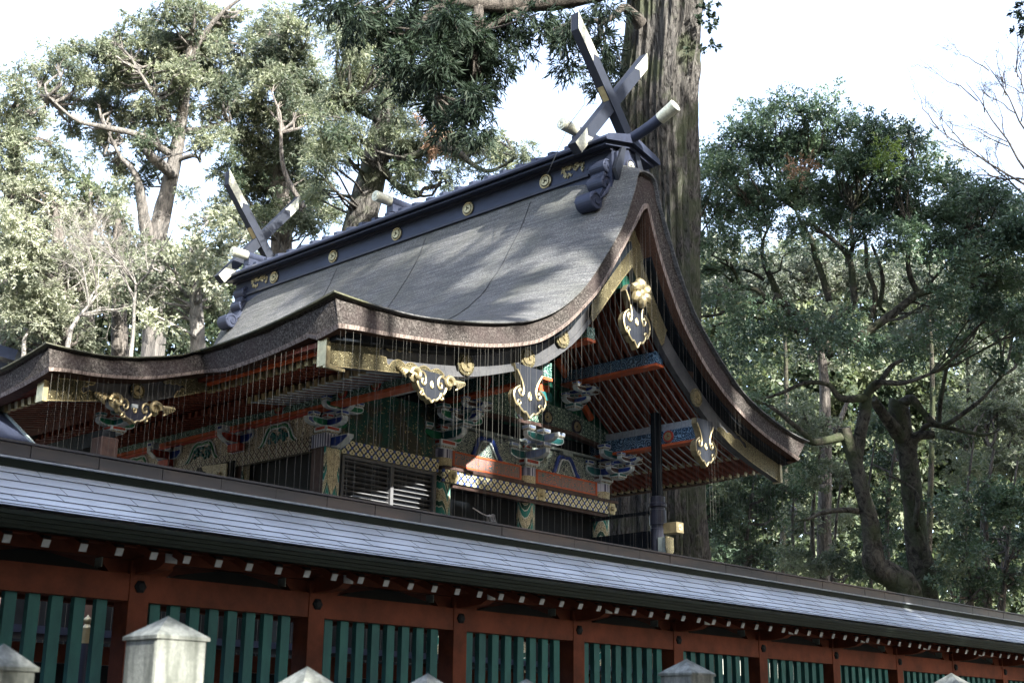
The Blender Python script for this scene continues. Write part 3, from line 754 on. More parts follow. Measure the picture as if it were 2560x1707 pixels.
# crossed finials
def finial(yc, gilt=True):
    A = ((20.42, 17.02), (22.95, 13.93)); th = .11
    for s_, dy in ((1, 0), (-1, .025)):
        def X(x): return CX + s_ * (x - 21.69)
        (xa, za), (xb, zb) = A
        d = Vector((xb - xa, zb - za)); d.normalize(); nn = Vector((d.y, -d.x)) * .135
        if nn.y < 0: nn = -nn
        poly = [(X(xa), za - .21), (X(xa), za + .21), (X(xb) + s_ * nn.x, zb + nn.y), (X(xb) - s_ * nn.x, zb - nn.y)]
        m = M(); m.prism(poly, yc - th + dy, yc + th + dy)
        f = m.build('crossed_finial', 'finial_navy', hall, bevel=.006)
        m = M(); L = .95 if s_ == 1 else .60
        e = Vector((xa, za)) + d * L
        pl = [(X(xa) - s_ * .006, za - .212), (X(xa) - s_ * .006, za + .212), (X(e.x) + s_ * nn.x, e.y + nn.y + .21 * 0), (X(e.x - d.x * .13), e.y - d.y * .13), (X(e.x) - s_ * nn.x, e.y - nn.y)]
        m.prism(pl, yc - th + dy - .006, yc - th + dy - .001); m.build('gilt_plate', 'pale_gilt', f)
        if s_ == -1:
            e = Vector((xb, zb)) - d * .62
            pl = [(X(xb) + s_ * nn.x, zb + nn.y), (X(xb) - s_ * nn.x, zb - nn.y), (X(e.x) - s_ * nn.x, e.y - nn.y), (X(e.x + d.x * .12), e.y + d.y * .12), (X(e.x) + s_ * nn.x, e.y + nn.y)]
            m = M(); m.prism(pl, yc - th + dy - .006, yc - th + dy - .001); m.build('gilt_plate', 'pale_gilt', f)
        else:
            e0 = Vector((xa, za)) + d * 1.55; e1 = Vector((xa, za)) + d * 2.0
            m = M(); m.bar((X(e0.x) - nn.x * 1.0, yc, e0.y - nn.y), (X(e1.x) - nn.x * 1.0, yc, e1.y - nn.y), .16, .02, (nn.x, 0, nn.y)); m.build('gilt_band', 'gilt_plain', f)
finial(17.38); finial(30.55)
# lightning cables lying on the roof and wires at the finials
def on_roof(x, y, dz=.02):
    z = interp([(a, b) for a, b in FT], x); return (x, y, ztop(x, z, y) + dz)
rng = random.Random(3)
for (ya, yb) in ((19.35, 18.4), (22.8, 22.1), (26.2, 25.9)):
    q = []; m = M()
    for i in range(40):
        t = i / 39; x = 21.18 - t * 7.8; q.append(on_roof(x, ya + (yb - ya) * t + rng.uniform(-.03, .03), .01))
    m.tube(q, .011, 5); m.build('lightning_cable', 'cable', hall)
for k, q in enumerate(([(20.9, 17.5, 15.9), (20.95, 17.5, 15.2), (21.35, 17.45, 15.35)], [(20.95, 17.5, 15.2), (20.55, 17.6, 14.6), (20.25, 18.0, 13.4)], [(21.1, 30.5, 16.3), (22.0, 30.2, 15.6), (22.6, 29.9, 14.6)])):
    m = M(); m.tube(q, .0075, 4); m.build('lightning_wire', 'cable', hall)
# ------------------------------------------------------------ hall body
simple('louvre_black', (.13, .135, .145), (.10, .105, .115), 6, .6, spec=.1)
simple('louvre_back', (.006, .008, .012), None, 6, .6, spec=.1)
simple('seam_dark', (.05, .06, .08), None, 3, .5)
def hb(name, lo, hi, mt, parent=hall, bevel=0):
    m = M(); m.b2(lo, hi); return m.build(name, mt, parent, bevel=bevel)
# inner body & floor
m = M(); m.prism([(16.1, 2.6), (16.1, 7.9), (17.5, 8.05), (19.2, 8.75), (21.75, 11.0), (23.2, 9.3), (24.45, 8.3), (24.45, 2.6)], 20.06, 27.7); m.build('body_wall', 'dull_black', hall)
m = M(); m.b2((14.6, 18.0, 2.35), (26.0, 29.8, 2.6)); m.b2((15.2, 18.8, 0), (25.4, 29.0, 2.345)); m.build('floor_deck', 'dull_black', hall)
# pillars
def pillar(x, y, r, z0, z1, mt='pillar_paint'):
    m = M(); m.tube([(x, y, z0), (x, y, z1)], [r, r], 22, False); return m.build('pillar', mt, hall, smooth=True)
for x in (19.18, 21.80, 24.42):
    p = pillar(x, 20.0, .22, 2.6, 7.03)
    m = M(); m.tube([(x, 20, 7.03), (x, 20, 7.19)], [.235, .235], 22); m.build('gilt_collar', 'brocade_gold', p, smooth=True)
    m = M(); m.tube([(x, 20, 7.19), (x, 20, 7.37)], [.238, .238], 26); m.build('pillar_capital', 'ribbed_capital', p, smooth=False)
def sqpillar(x, y, z1=6.92, s_=.20):
    m = M(); m.b2((x - s_, y - s_, 2.6), (x + s_, y + s_, z1)); p = m.build('pillar', 'pillar_paint', hall, bevel=.02)
    m = M(); m.b2((x - s_ - .012, y - s_ - .012, z1), (x + s_ + .012, y + s_ + .012, z1 + .26)); m.build('pillar_capital', 'ribbed_capital', p)
    m = M(); m.b2((x - s_ - .011, y - s_ + .02, z1 - 1.05), (x - s_ - .001, y + s_ - .02, z1 - .01)); m.build('brown_panel', 'brown_lacquer', p)
    m = M(); m.prism([(x - s_ + .03, z1 - .02), (x + s_ - .03, z1 - .02), (x + s_ - .10, z1 - .7), (x, z1 - .95), (x - s_ + .10, z1 - .7)], y - s_ - .012, y - s_ - .001); m.build('gilt_apron', 'brocade_gold', p)
for y in (20.0, 22.62, 25.2, 27.7): sqpillar(16.12, y)
# gable side, louvred bay
hb('floral_beam', (16.34, 19.80, 6.85), (18.94, 19.9, 7.12), 'floral_band')
fr = M(); fr.b2((16.40, 19.84, 4.6), (16.46, 19.95, 6.84)); fr.b2((18.84, 19.84, 4.6), (18.92, 19.95, 6.84)); fr.b2((17.66, 19.835, 4.6), (17.74, 19.95, 6.84)); fr.b2((16.46, 19.84, 6.78), (18.84, 19.95, 6.84))
lv = fr.build('louvre_shutter', 'louvre_black', hall)
m = M()
for i in range(22): z = 4.68 + i * .098; m.bar((16.47, 19.915, z), (18.83, 19.915, z), .058, .02, (0, .35, .94))
m.build('louvre_slat_panel', 'louvre_black', lv)
hb('shutter_back', (16.4, 19.95, 4.6), (18.9, 19.985, 6.84), 'louvre_back', lv)
hb('painted_panel', (16.34, 19.93, 7.12), (18.96, 20.05, 8.25), 'pine_painting')
# bays with red boards
for (a, b) in ((19.42, 21.56), (22.04, 24.19)):
    r_ = hb('scroll_board', (a, 19.9, 7.07), (b, 20.0, 7.40), 'scroll_orange')
    m = M(); m.b2((a, 19.885, 7.36), (b, 19.899, 7.40)); m.b2((a, 19.885, 7.07), (b, 19.899, 7.11)); m.b2((a, 19.885, 7.11), (a + .06, 19.899, 7.36)); m.b2((b - .06, 19.885, 7.11), (b, 19.899, 7.36)); m.build('board_frame', 'orange_board', r_)
    # frog-leg strut on carved panel
    pn = hb('carved_panel', (a - .2, 19.97, 7.40), (b + .2, 20.05, 7.93), 'painted_carving')
    c = (a + b) / 2
    for (k, mt_, rr, yy_) in ((1.0, 'outline_pale', .016, 19.93), (.93, 'paint_blue', .05, 19.955)):
        m = M()
        q = [(c - .42, 7.42), (c - .36, 7.50), (c - .30, 7.66), (c - .22, 7.80), (c - .12, 7.83), (c, 7.80), (c + .12, 7.83), (c + .22, 7.78), (c + .30, 7.66), (c + .38, 7.52), (c + .48, 7.42)]
        q = smooth_curve([(x, yy_, z) for x, z in q], 40); m.tube(q, [rr] * 40, 6)
        if k == 1.0:
            q = smooth_curve([(x + (.085 if x < c else -.085) * 1.0, yy_, z - .05) for x, yv, z in q[::4]], 30); m.tube(q, [rr] * 30, 6)
        m.build('frog_leg_strut', mt_, pn, smooth=True)
    hb('bearing_block', (c - .17, 19.86, 7.87), (c + .17, 19.97, 7.95), 'grey_paint', pn)
m = M(); m.b2((19.4, 19.88, 7.95), (24.3, 19.98, 8.0)); m.build('upper_rail', 'grey_paint', hall)
nb = hb('floral_beam', (18.98, 19.70, 6.66), (24.58, 19.78, 6.93), 'floral_sill')
m = M(); m.b2((18.96, 19.66, 6.93), (24.7, 19.82, 6.99)); m.b2((19.3, 19.74, 6.58), (24.4, 19.9, 6.655)); m.build('beam_moulding', 'brown_lacquer', nb)
for x in (19.26, 22.0, 24.50):
    m = M(); m.lathe([(.055, 0), (.055, -.03), (.035, -.055), (.001, -.06)], (x, 19.69, 6.795), 16, 'y')
    for k in range(6):
        a = k * PI / 3; m.lathe([(.06, 0), (.055, -.018), (.001, -.022)], (x + .095 * math.cos(a), 19.698, 6.795 + .095 * math.sin(a)), 12, 'y')
    m.build('gilt_boss', 'gilt_plain', nb)
hb('dark_rail', (19.4, 19.86, 6.99), (24.2, 19.95, 7.07), 'brown_lacquer')
# pediment
m = M(); pa = [p for p in sub(LF, 19.3, 21.7, .34, 12)] + [p for p in sub(LB, 21.8, 24.5, .34, 12)]
m.prism([(19.3, 8.3)] + pa + [(24.5, 8.3)], 19.78, 20.04); m.build('pediment', 'deep_green', hall)
m = M(); m.prism([(19.55, 8.30), (21.6, 8.38), (22.9, 8.38), (24.1, 8.24), (24.72, 8.36), (24.5, 8.52), (23.7, 8.72), (22.9, 8.86), (21.6, 8.92), (20.6, 8.95), (19.7, 8.72)], 19.66, 19.775)
pt_ = m.build('brocade_beam', 'hexagon_brocade', hall)
m = M(); m.strip([(19.5, 8.22), (21.6, 8.30), (22.9, 8.30), (24.15, 8.16)], [(19.55, 8.295), (21.6, 8.375), (22.9, 8.375), (24.1, 8.235)], 19.60, 19.78); m.build('beam_underside', 'brown_lacquer', pt_)
crest(pt_, (22.13, 19.655, 8.56), .175, discm='black_lacquer')
for x in (21.28, 23.15): crest(pt_, (x, 19.655, 8.52), .165, discm='black_lacquer')
m = M(); m.b2((21.83, 19.60, 8.92), (22.17, 19.77, 10.35)); kp = m.build('king_post', 'orange_board', hall, bevel=.01)
crest(kp, (22.0, 19.597, 9.42), .145, discm='paint_green'); 
m = M(); m.b2((21.78, 19.57, 8.93), (22.22, 19.60 - .003, 9.12)); m.build('carved_foot', 'paint_teal', kp)
for s_ in (-1, 1):
    m = M(); m.bar((22 + s_ * .48, 19.66, 10.0), (22 + s_ * 1.72, 19.66, 8.80), .10, .13, (s_ * .7, 0, .7)); m.build('diagonal_strut', 'orange_board', hall)
    m = M(); rr = [(22 + s_ * (.6 + .16 * k), 9.35 - .13 * k) for k in range(7)]
    for k, (x, z) in enumerate(rr):
        q = [(x + .10 * math.cos(a * PI / 6) * (1 - a * .04), 19.77, z + .10 * math.sin(a * PI / 6) * (1 - a * .04)) for a in range(12)]; m.tube(q, [.014] * 12, 5)
    m.build('cloud_relief', 'paint_green', hall)
# purlins that carry the roof out to the verge
def purlin(x, z0, z1, mt, y0=17.03, y1=20.0, w_=.24, red=True, cr=()):
    m = M(); m.b2((x - w_ / 2, y0, z0), (x + w_ / 2, y1, z1)); p = m.build('purlin', mt, hall)
    if red: m = M(); m.b2((x - w_ / 2 - .02, y0 - .005, z0 - .06), (x + w_ / 2 + .02, y1, z0 - .002)); m.build('purlin_rail', 'orange_board', p)
    for y in cr:
        crest(p, (x - w_ / 2 - .003, y, (z0 + z1) / 2), (z1 - z0) * .46, 'x', 'paint_red', 'gilt_plain')
    return p
purlin(15.9, 7.70, 7.98, 'scroll_green', 17.03, 30.7, cr=(18.2, 19.15, 21.1))
purlin(19.2, 8.45, 8.76, 'scroll_green', cr=(17.6, 18.6))
purlin(20.55, 9.55, 9.80, 'scroll_green'); purlin(22.9, 9.50, 9.77, 'scroll_blue')
purlin(24.28, 8.04, 8.34, 'scroll_blue', 17.03, 30.7, cr=(17.75,))
m = M(); m.b2((24.24, 17.05, 8.345), (24.30, 30.7, 8.52)); m.build('eave_filler', 'white_paint', hall)
purlin(21.75, 10.95, 11.25, 'deep_green', red=False)
# bracket sets
def bracket(px, py, z0, out='y', scale=1., pal=('paint_blue', 'paint_green', 'paint_red')):
    def blk(x, y, z, w_, h, par, mt):
        m = M(); a = w_ / 2; b = a * .72
        vs = [(x - b, y - b, z), (x + b, y - b, z), (x + b, y + b, z), (x - b, y + b, z), (x - a, y - a, z + h * .45), (x + a, y - a, z + h * .45), (x + a, y + a, z + h * .45), (x - a, y + a, z + h * .45), (x - a, y - a, z + h), (x + a, y - a, z + h), (x + a, y + a, z + h), (x - a, y + a, z + h)]
        fs = [(3, 2, 1, 0), (8, 9, 10, 11)] + [(i, (i + 1) % 4, (i + 1) % 4 + 4, i + 4) for i in range(4)] + [(i + 4, (i + 1) % 4 + 4, (i + 1) % 4 + 8, i + 8) for i in range(4)]
        m.add(vs, fs)
        e = .004; m.mat(1)
        m.b2((x - a * .78, y - a - e, z + h * .55), (x + a * .78, y - a + e * .1, z + h * .90)); m.b2((x - a - e, y - a * .78, z + h * .55), (x - a + e * .1, y + a * .78, z + h * .90))
        m.mat(2); m.b2((x - a * .80, y - a * .86 - .012, z + h * .14), (x + a * .80, y - a * .84, z + h * .36)); m.b2((x - a * .86 - .012, y - a * .80, z + h * .14), (x - a * .84, y + a * .80, z + h * .36))
        return m.build('bearing_block', ['outline_pale', mt, 'scroll_pale'], par)
    def arm(x, y, z, L0, L1, h, d, ax, par, mt):
        """boat-shaped arm from -L0 to +L1 along ax"""
        def poly(g_):
            P = []
            if L1 > 0: P += [(L1 - g_, z + h - g_), (L1 - g_, z + h * .5), (L1 - h * .35 - g_, z + h * .2 + g_ * .6), (L1 - h - g_, z + g_)]
            else: P += [(0, z + h - g_), (0, z + g_)]
            if L0 > 0: P += [(-L0 + h + g_, z + g_), (-L0 + h * .35 + g_, z + h * .2 + g_ * .6), (-L0 + g_, z + h * .5), (-L0 + g_, z + h - g_)]
            else: P += [(0, z + g_), (0, z + h - g_)]
            return P
        c = x if ax == 'x' else y; o = y if ax == 'x' else x
        pl = 'xz' if ax == 'x' else 'yz'
        m = M(); m.prism([(c + u, v) for u, v in poly(0)], o - d / 2, o + d / 2, pl)
        m.mat(1).prism([(c + u, v) for u, v in poly(.02)], o - d / 2 - .004, o + d / 2 + .004, pl)
        m.mat(0)
        return m.build('bracket_arm', ['outline_pale', mt], par)
    s_ = scale
    b = blk(px, py, z0, .42 * s_, .17 * s_, hall, pal[2]); b.name = 'bracket_set'
    z = z0 + .17 * s_
    arm(px, py, z, .50 * s_, .50 * s_, .18 * s_, .14, 'x', b, pal[1]); arm(px, py, z + .002, .62 * s_, .1, .176 * s_, .136, 'y', b, pal[0])
    if out == 'xy': arm(px, py, z + .001, .62 * s_, 0, .17 * s_, .13, 'x', b, pal[0])
    z += .18 * s_
    for dx in (-.40, 0, .40): blk(px + dx * s_, py, z, .20 * s_, .12 * s_, b, pal[0] if dx else pal[2])
    blk(px, py - .50 * s_, z, .22 * s_, .12 * s_, b, pal[0])
    z += .12 * s_
    arm(px, py - .5 * s_, z, .55 * s_, .55 * s_, .16 * s_, .13, 'x', b, pal[1]); arm(px, py, z + .003, .85 * s_, .1, .155 * s_, .12, 'y', b, pal[0])
    z += .16 * s_
    for dx in (-.45, 0, .45): blk(px + dx * s_, py - .5 * s_, z, .20 * s_, .11 * s_, b, pal[0])
    return b
bracket(19.18, 20.0, 7.38, scale=1.1, pal=('paint_teal', 'paint_green', 'paint_red')); bracket(21.80, 20.0, 7.38, scale=1.1, pal=('pale_blue', 'paint_teal', 'paint_red')); bracket(24.42, 20.0, 7.38, scale=1.1, pal=('paint_blue', 'paint_teal', 'brown_lacquer'))
bracket(16.12, 20.0, 7.19, 'xy', .86)
for (px_, py_, z_) in ((19.2, 19.35, 7.78), (24.3, 19.35, 7.42), (22.9, 19.5, 8.86), (20.5, 19.55, 8.92)):
    bracket(px_, py_, z_, scale=.72, pal=('paint_blue', 'brown_lacquer', 'paint_teal'))
def bracket_front(y):
    b = None
    pal = ('paint_blue', 'paint_green', 'paint_red'); x = 15.98
    m = M(); m.b2((x - .18, y - .2, 7.18), (x + .15, y + .2, 7.33)); b = m.build('bracket_set', 'paint_red', hall)
    m = M(); m.prism([(y - .5, 7.53), (y - .5, 7.45), (y - .34, 7.34), (y + .34, 7.34), (y + .5, 7.45), (y + .5, 7.53)], x - .07, x + .07, 'yz')
    m.mat(1).prism([(y - .48, 7.51), (y - .48, 7.46), (y - .33, 7.36), (y + .33, 7.36), (y + .48, 7.46), (y + .48, 7.51)], x - .075, x + .075, 'yz'); m.build('bracket_arm', ['outline_pale', 'paint_blue'], b)
    m = M(); m.prism([(x - .55, 7.53), (x - .55, 7.45), (x - .4, 7.34), (x, 7.34), (x, 7.53)], y - .07, y + .07, 'xz')
    m.mat(1).prism([(x - .53, 7.51), (x - .53, 7.46), (x - .39, 7.36), (x, 7.36), (x, 7.51)], y - .075, y + .075, 'xz'); m.build('bracket_arm', ['outline_pale', 'paint_red'], b)
    for (dx, dy) in ((0, -.4), (0, 0), (0, .4), (-.45, 0)):
        m = M(); m.b2((x + dx - .09, y + dy - .1, 7.54), (x + dx + .09, y + dy + .1, 7.66)); m.mat(1).b2((x + dx - .094, y + dy - .07, 7.585), (x + dx - .05, y + dy + .07, 7.635)); m.build('bearing_block', ['outline_pale', 'paint_blue'], b)
for y in (22.62, 25.2, 27.6): bracket_front(y)
# beam nose stubs at the corner pillar
m = M(); m.prism([(19.82, 6.93), (19.82, 7.12), (19.3, 7.12), (19.3, 7.06), (19.45, 6.96), (19.62, 6.90)], 16.05, 16.2, 'yz'); m.mat(1).prism([(19.82, 6.95), (19.82, 7.10), (19.32, 7.10), (19.32, 7.065), (19.46, 6.98), (19.62, 6.92)], 16.046, 16.204, 'yz'); m.build('beam_nose', ['outline_pale', 'paint_blue'], hall)
# front wall
hb('lattice_beam', (15.86, 20.2, 6.86), (15.98, 27.5, 7.14), 'lattice_band')
hb('carved_panel', (15.94, 20.2, 7.14), (16.06, 27.5, 7.62), 'scroll_pale')
hb('panel_rail', (15.88, 20.2, 7.60), (16.0, 27.5, 7.68), 'paint_red')
for (a, b) in ((20.2, 22.42), (22.82, 25.0), (25.4, 27.5)):
    c = (a + b) / 2; m = M()
    for rr, sc_ in ((.018, 1.), (.018, .80)):
        q = smooth_curve([(15.93, c + u * sc_, 7.16 + v * sc_) for u, v in ((-.62, 0), (-.52, .08), (-.44, .22), (-.34, .36), (-.18, .42), (0, .40), (.18, .42), (.34, .36), (.44, .22), (.52, .08), (.62, 0))], 40); m.tube(q, [rr] * 40, 5)
    pn = m.build('frog_leg_strut', 'outline_pale', hall)
    m = M(); q = smooth_curve([(15.945, c + u * .9, 7.16 + v * .9) for u, v in ((-.62, 0), (-.52, .08), (-.44, .22), (-.34, .36), (-.18, .42), (0, .40), (.18, .42), (.34, .36), (.44, .22), (.52, .08), (.62, 0))], 40); m.tube(q, [.04] * 40, 6); m.build('strut_body', 'paint_green', pn)
    m = M(); rng = random.Random(int(c * 10))
    for k in range(26): m.lathe([(.04, .01), (.035, -.02), (.001, -.03)], (15.93, c + rng.uniform(-.3, .3), 7.2 + rng.uniform(0, .24)), 6, 'x')
    m.build('painted_carving', 'paint_teal', pn)
m = M(); m.prism([(22.75, 6.58), (22.75, 6.94), (23.65, 6.98), (23.58, 6.88), (23.48, 6.85), (23.42, 6.74), (23.30, 6.70), (23.25, 6.58)], 15.76, 15.80, 'yz'); gp = m.build('gilt_hinge_plate', 'brocade_gold', hall)
m = M(); m.lathe([(.06, 0), (.055, -.03), (.001, -.05)], (15.755, 22.98, 6.72), 14, 'x'); m.build('gilt_boss', 'gilt_plain', gp)
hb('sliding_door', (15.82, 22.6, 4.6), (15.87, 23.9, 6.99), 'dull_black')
# kohai pillars and beam
for y in (20.9, 26.9):
    m = M(); m.b2((11.75, y - .17, 0), (12.09, y + .17, 6.55)); p = m.build('porch_pillar', 'brown_lacquer', hall, bevel=.02)
m = M(); m.b2((11.8, 20.8, 6.42), (12.05, 27.0, 6.68)); m.build('porch_beam', 'dull_black', hall)
b = bracket(12.2, 21.1, 6.70, scale=.72, pal=('paint_teal', 'paint_green', 'paint_red'))
# veranda corner, post and rails at the back
m = M(); m.b2((23.95, 17.93, 6.7), (24.13, 18.11, 8.75)); sp = m.build('eave_post', 'dull_black', hall, bevel=.01)
m = M(); m.lathe([(.18, 6.02), (.185, 6.10), (.165, 6.12), (.165, 6.18), (.19, 6.19), (.19, 6.52), (.165, 6.53), (.165, 6.58), (.2, 6.6), (.2, 6.66), (.17, 6.7), (.17, 6.82), (.12, 6.84)], (24.04, 18.02, 0), 18); m.lathe([(.18, 0), (.18, 6.02)], (24.04, 18.02, 0), 18); m.build('post_sleeve', 'black_lacquer', sp)
m = M(); m.b2((24.0, 18.2, 6.46), (24.08, 19.95, 6.53)); m.b2((23.98, 18.2, 5.7), (24.10, 19.95, 6.08)); m.build('veranda_rail', 'dull_black', hall)
m = M(); m.b2((24.0, 17.48, 5.98), (24.26, 17.86, 6.22)); vb = m.build('veranda_beam_end', 'gilt_plain', hall, bevel=.008)
m = M(); commas(m, (24.13, 17.478, 6.10), .09, .01); m.build('comma_relief', 'brocade_gold', vb)
m = M(); m.prism([(23.84, 5.90), (24.12, 5.90), (24.12, 5.60), (24.09, 5.52), (24.04, 5.50), (23.98, 5.42), (23.92, 5.50), (23.87, 5.52), (23.84, 5.60)], 17.66, 17.68); m.mat(1).b2((23.86, 17.682, 2.6), (24.10, 17.90, 5.89)); m.build('veranda_post', ['gilt_embossed', 'grey_paint'], hall)
# stair rail with gilt finial seen through the fence
gx = pt(217, 1572, 12.6)
m = M(); m.tube([(gx.x, gx.y, 0), (gx.x, gx.y, gx.z - .12)], [.042, .042], 16); rp = m.build('railing_post', 'black_lacquer', hall, smooth=True)
m = M(); m.lathe([(.044, -.13), (.044, 0), (.046, .01), (.038, .025), (.028, .035), (.023, .045), (.033, .06), (.040, .08), (.034, .10), (.015, .115), (.003, .135)], (gx.x, gx.y, gx.z), 18); m.lathe([(.048, -.10), (.048, -.085)], (gx.x, gx.y, gx.z), 18); m.lathe([(.048, -.04), (.048, -.025)], (gx.x, gx.y, gx.z), 18); m.build('gilt_onion_finial', 'gilt_plain', rp, smooth=True)

# ================================================================== HANGING CORDS
rng = random.Random(11)
m = M(); m.tube([(0, 0, 0), (0, 0, -1)], [1, 1], 5, False); c0 = None
me = bpy.data.meshes.new('hanging_cord'); me.from_pydata(m.v, [], m.f); me.materials.append(MT['cord'])
def cord(x, y, z, zb, r=.0032):
    o = bpy.data.objects.new('hanging_cord', me); COL.objects.link(o); o.location = (x, y, z)
    o.scale = (r, r, z - zb); o.rotation_euler = (rng.uniform(-.006, .006), rng.uniform(-.006, .006), 0)
    tag(o, 'thin pale cord hanging straight down from the edge of the thatched roof', 'cord', 'cords hanging along the roof edge')
x = 13.45
while x < 27.2:
    zt = interp(sorted(VB), x) - .02
    cord(x, 16.47 + rng.uniform(-.01, .01), zt, rng.uniform(.6, 1.4), rng.choice((.0012, .0015, .0022)))
    x += rng.choice((.07, .10, .13, .17, .22))
x = 10.45
while x < 13.1:
    cord(x, 20.22, interp(sorted(KB), x) - .02, 1.0, rng.choice((.0014, .002))); x += rng.uniform(.08, .16)
y = 16.7
while y < 20.1: cord(13.36, y, 7.85, 1.2, rng.choice((.0014, .002))); y += rng.uniform(.12, .22)
# tangled sprig caught on the cords
q0 = on_ = None
tw = M(); P0 = Vector((19.62, 16.50, 0)); 
sx_ = pt(1222, 1290, 23.5); 
tw.tube(smooth_curve([(sx_.x - .30, sx_.y + .10, sx_.z + .12), (sx_.x - .12, sx_.y + .04, sx_.z + .03), (sx_.x, sx_.y, sx_.z)], 8), .012, 5)
for k in range(40):
    a = rng.uniform(-.5, 1.6); l = rng.uniform(.1, .22)
    tw.tube([(sx_.x, sx_.y, sx_.z), (sx_.x + l * math.cos(a) * .7, sx_.y + rng.uniform(-.06, .06), sx_.z + rng.uniform(-.04, .05)), (sx_.x + l * math.cos(a), sx_.y + rng.uniform(-.08, .08), sx_.z - l * .9)], .006, 4)
tag(tw.build('dry_sprig', 'pale_bark'), 'small dry twig cluster caught among the hanging cords', 'twig')

# ================================================================== ROOFED FENCE
fen = empty('roofed_fence', (10, 10, 0), 'long red roofed fence with green slats and pale copper roof, before the hall', 'fence')
FX0, FX1 = 0.2, 31.0; P1 = 6.07; BAY = 1.862
def froof():
    m = M()
    # slope cross-section (y,z), slightly concave; courses overlap like long sheets
    pr = [(9.00, 3.135), (9.11, 3.168), (9.24, 3.214), (9.38, 3.280), (9.53, 3.356), (9.68, 3.440), (9.82, 3.525), (9.94, 3.61)]
    nx = 150; rg = random.Random(4)
    wob = [[rg.uniform(-.006, .006) for _ in range(nx + 1)] for _ in pr]
    for w_ in wob:
        for i in range(1, nx): w_[i] = w_[i - 1] * .72 + w_[i] * .6
    for j in range(len(pr) - 1):
        (ya, za), (yb, zb) = pr[j], pr[j + 1]
        vs, fs, f2 = [], [], []
        for i in range(nx + 1):
            x = FX0 + (FX1 - FX0) * i / nx; a = wob[j][i]; b = wob[j + 1][i]
            vs += [(x, ya + a, za + .0065), (x, yb + b + .010, zb + .003), (x, ya + a, za + .0005)]
        for i in range(nx):
            o = 3 * i; fs += [(o, o + 3, o + 4, o + 1)]; f2.append((o + 2, o + 5, o + 3, o))
        m.mat(0).add(vs, fs)
        if j: m.mat(1).add(vs, f2)
    # mirrored back slope
    m.mat(0)
    m.add([(FX0, 9.95, 3.55), (FX1, 9.95, 3.55), (FX1, 11.0, 3.135), (FX0, 11.0, 3.135)], [(0, 1, 2, 3)])
    m.add([(FX0, 9.02, 3.10), (FX1, 9.02, 3.10), (FX1, 9.95, 3.50), (FX0, 9.95, 3.50)], [(0, 1, 2, 3)])
    rg = random.Random(9); m.mat(1)
    for j in range(len(pr) - 1):
        (ya, za), (yb, zb) = pr[j], pr[j + 1]; x = FX0 + rg.uniform(0, .6)
        while x < FX1: m.bar((x, ya, za + .008), (x, yb, zb + .004), .0025, .002); x += .62
    r_ = m.build('sheet_roof', ['copper_sheet', 'copper_line'], fen)
    m = M()
    for k, (y, z, h) in enumerate(((9.005, 3.10, .034), (9.02, 3.068, .034), (9.035, 3.036, .034), (9.05, 3.01, .03))): m.b2((FX0, y, z - h / 2), (FX1, y + .12, z + h / 2 - .004))
    m.build('layered_eave', 'eave_layers', r_)
    # ridge
    m = M(); m.b2((FX0, 9.91, 3.50), (FX1, 10.14, 3.668)); m.build('ridge_base', 'eave_layers', r_)
    m = M(); m.b2((FX0, 9.865, 3.656), (FX1, 9.905, 3.668)); m.build('ridge_drip', 'white_paint', r_)
    m = M(); rg = random.Random(2); x = FX0
    while x < FX1:
        L = .60; dz = rg.uniform(-.004, .004); m.b2((x, 9.87 + rg.uniform(-.003, .003), 3.672 + dz), (x + L - .006, 10.17, 3.77 + dz)); x += L
    m.build('ridge_cover', 'ridge_copper', r_)
    m = M(); m.b2((FX0, 9.84, 3.775), (FX1, 10.2, 3.792)); m.build('ridge_lip', 'ridge_copper', r_)
froof()
hb2 = lambda name, lo, hi, mt, parent=fen: hb(name, lo, hi, mt, parent)
# beams
xs = [P1 + BAY * k for k in range(-3, 14)]
hb2('top_beam', (FX0, 9.87, 2.645), (FX1, 10.07, 2.865), 'fence_red')
hb2('wall_plate', (FX0, 9.90, 2.985), (FX1, 10.04, 3.12), 'fence_red')
hb2('eave_purlin', (FX0, 9.42, 3.02), (FX1, 9.50, 3.10), 'fence_red'); hb2('bottom_beam', (FX0, 9.88, .70), (FX1, 10.06, .92), 'fence_red')
m = M(); m.add([(FX0, 9.12, 2.985), (FX1, 9.12, 2.985), (FX1, 9.97, 3.33), (FX0, 9.97, 3.33), (FX0, 10.85, 3.0), (FX1, 10.85, 3.0)], [(0, 1, 2, 3), (3, 2, 5, 4)]); m.build('roof_boarding', 'fence_red', fen)
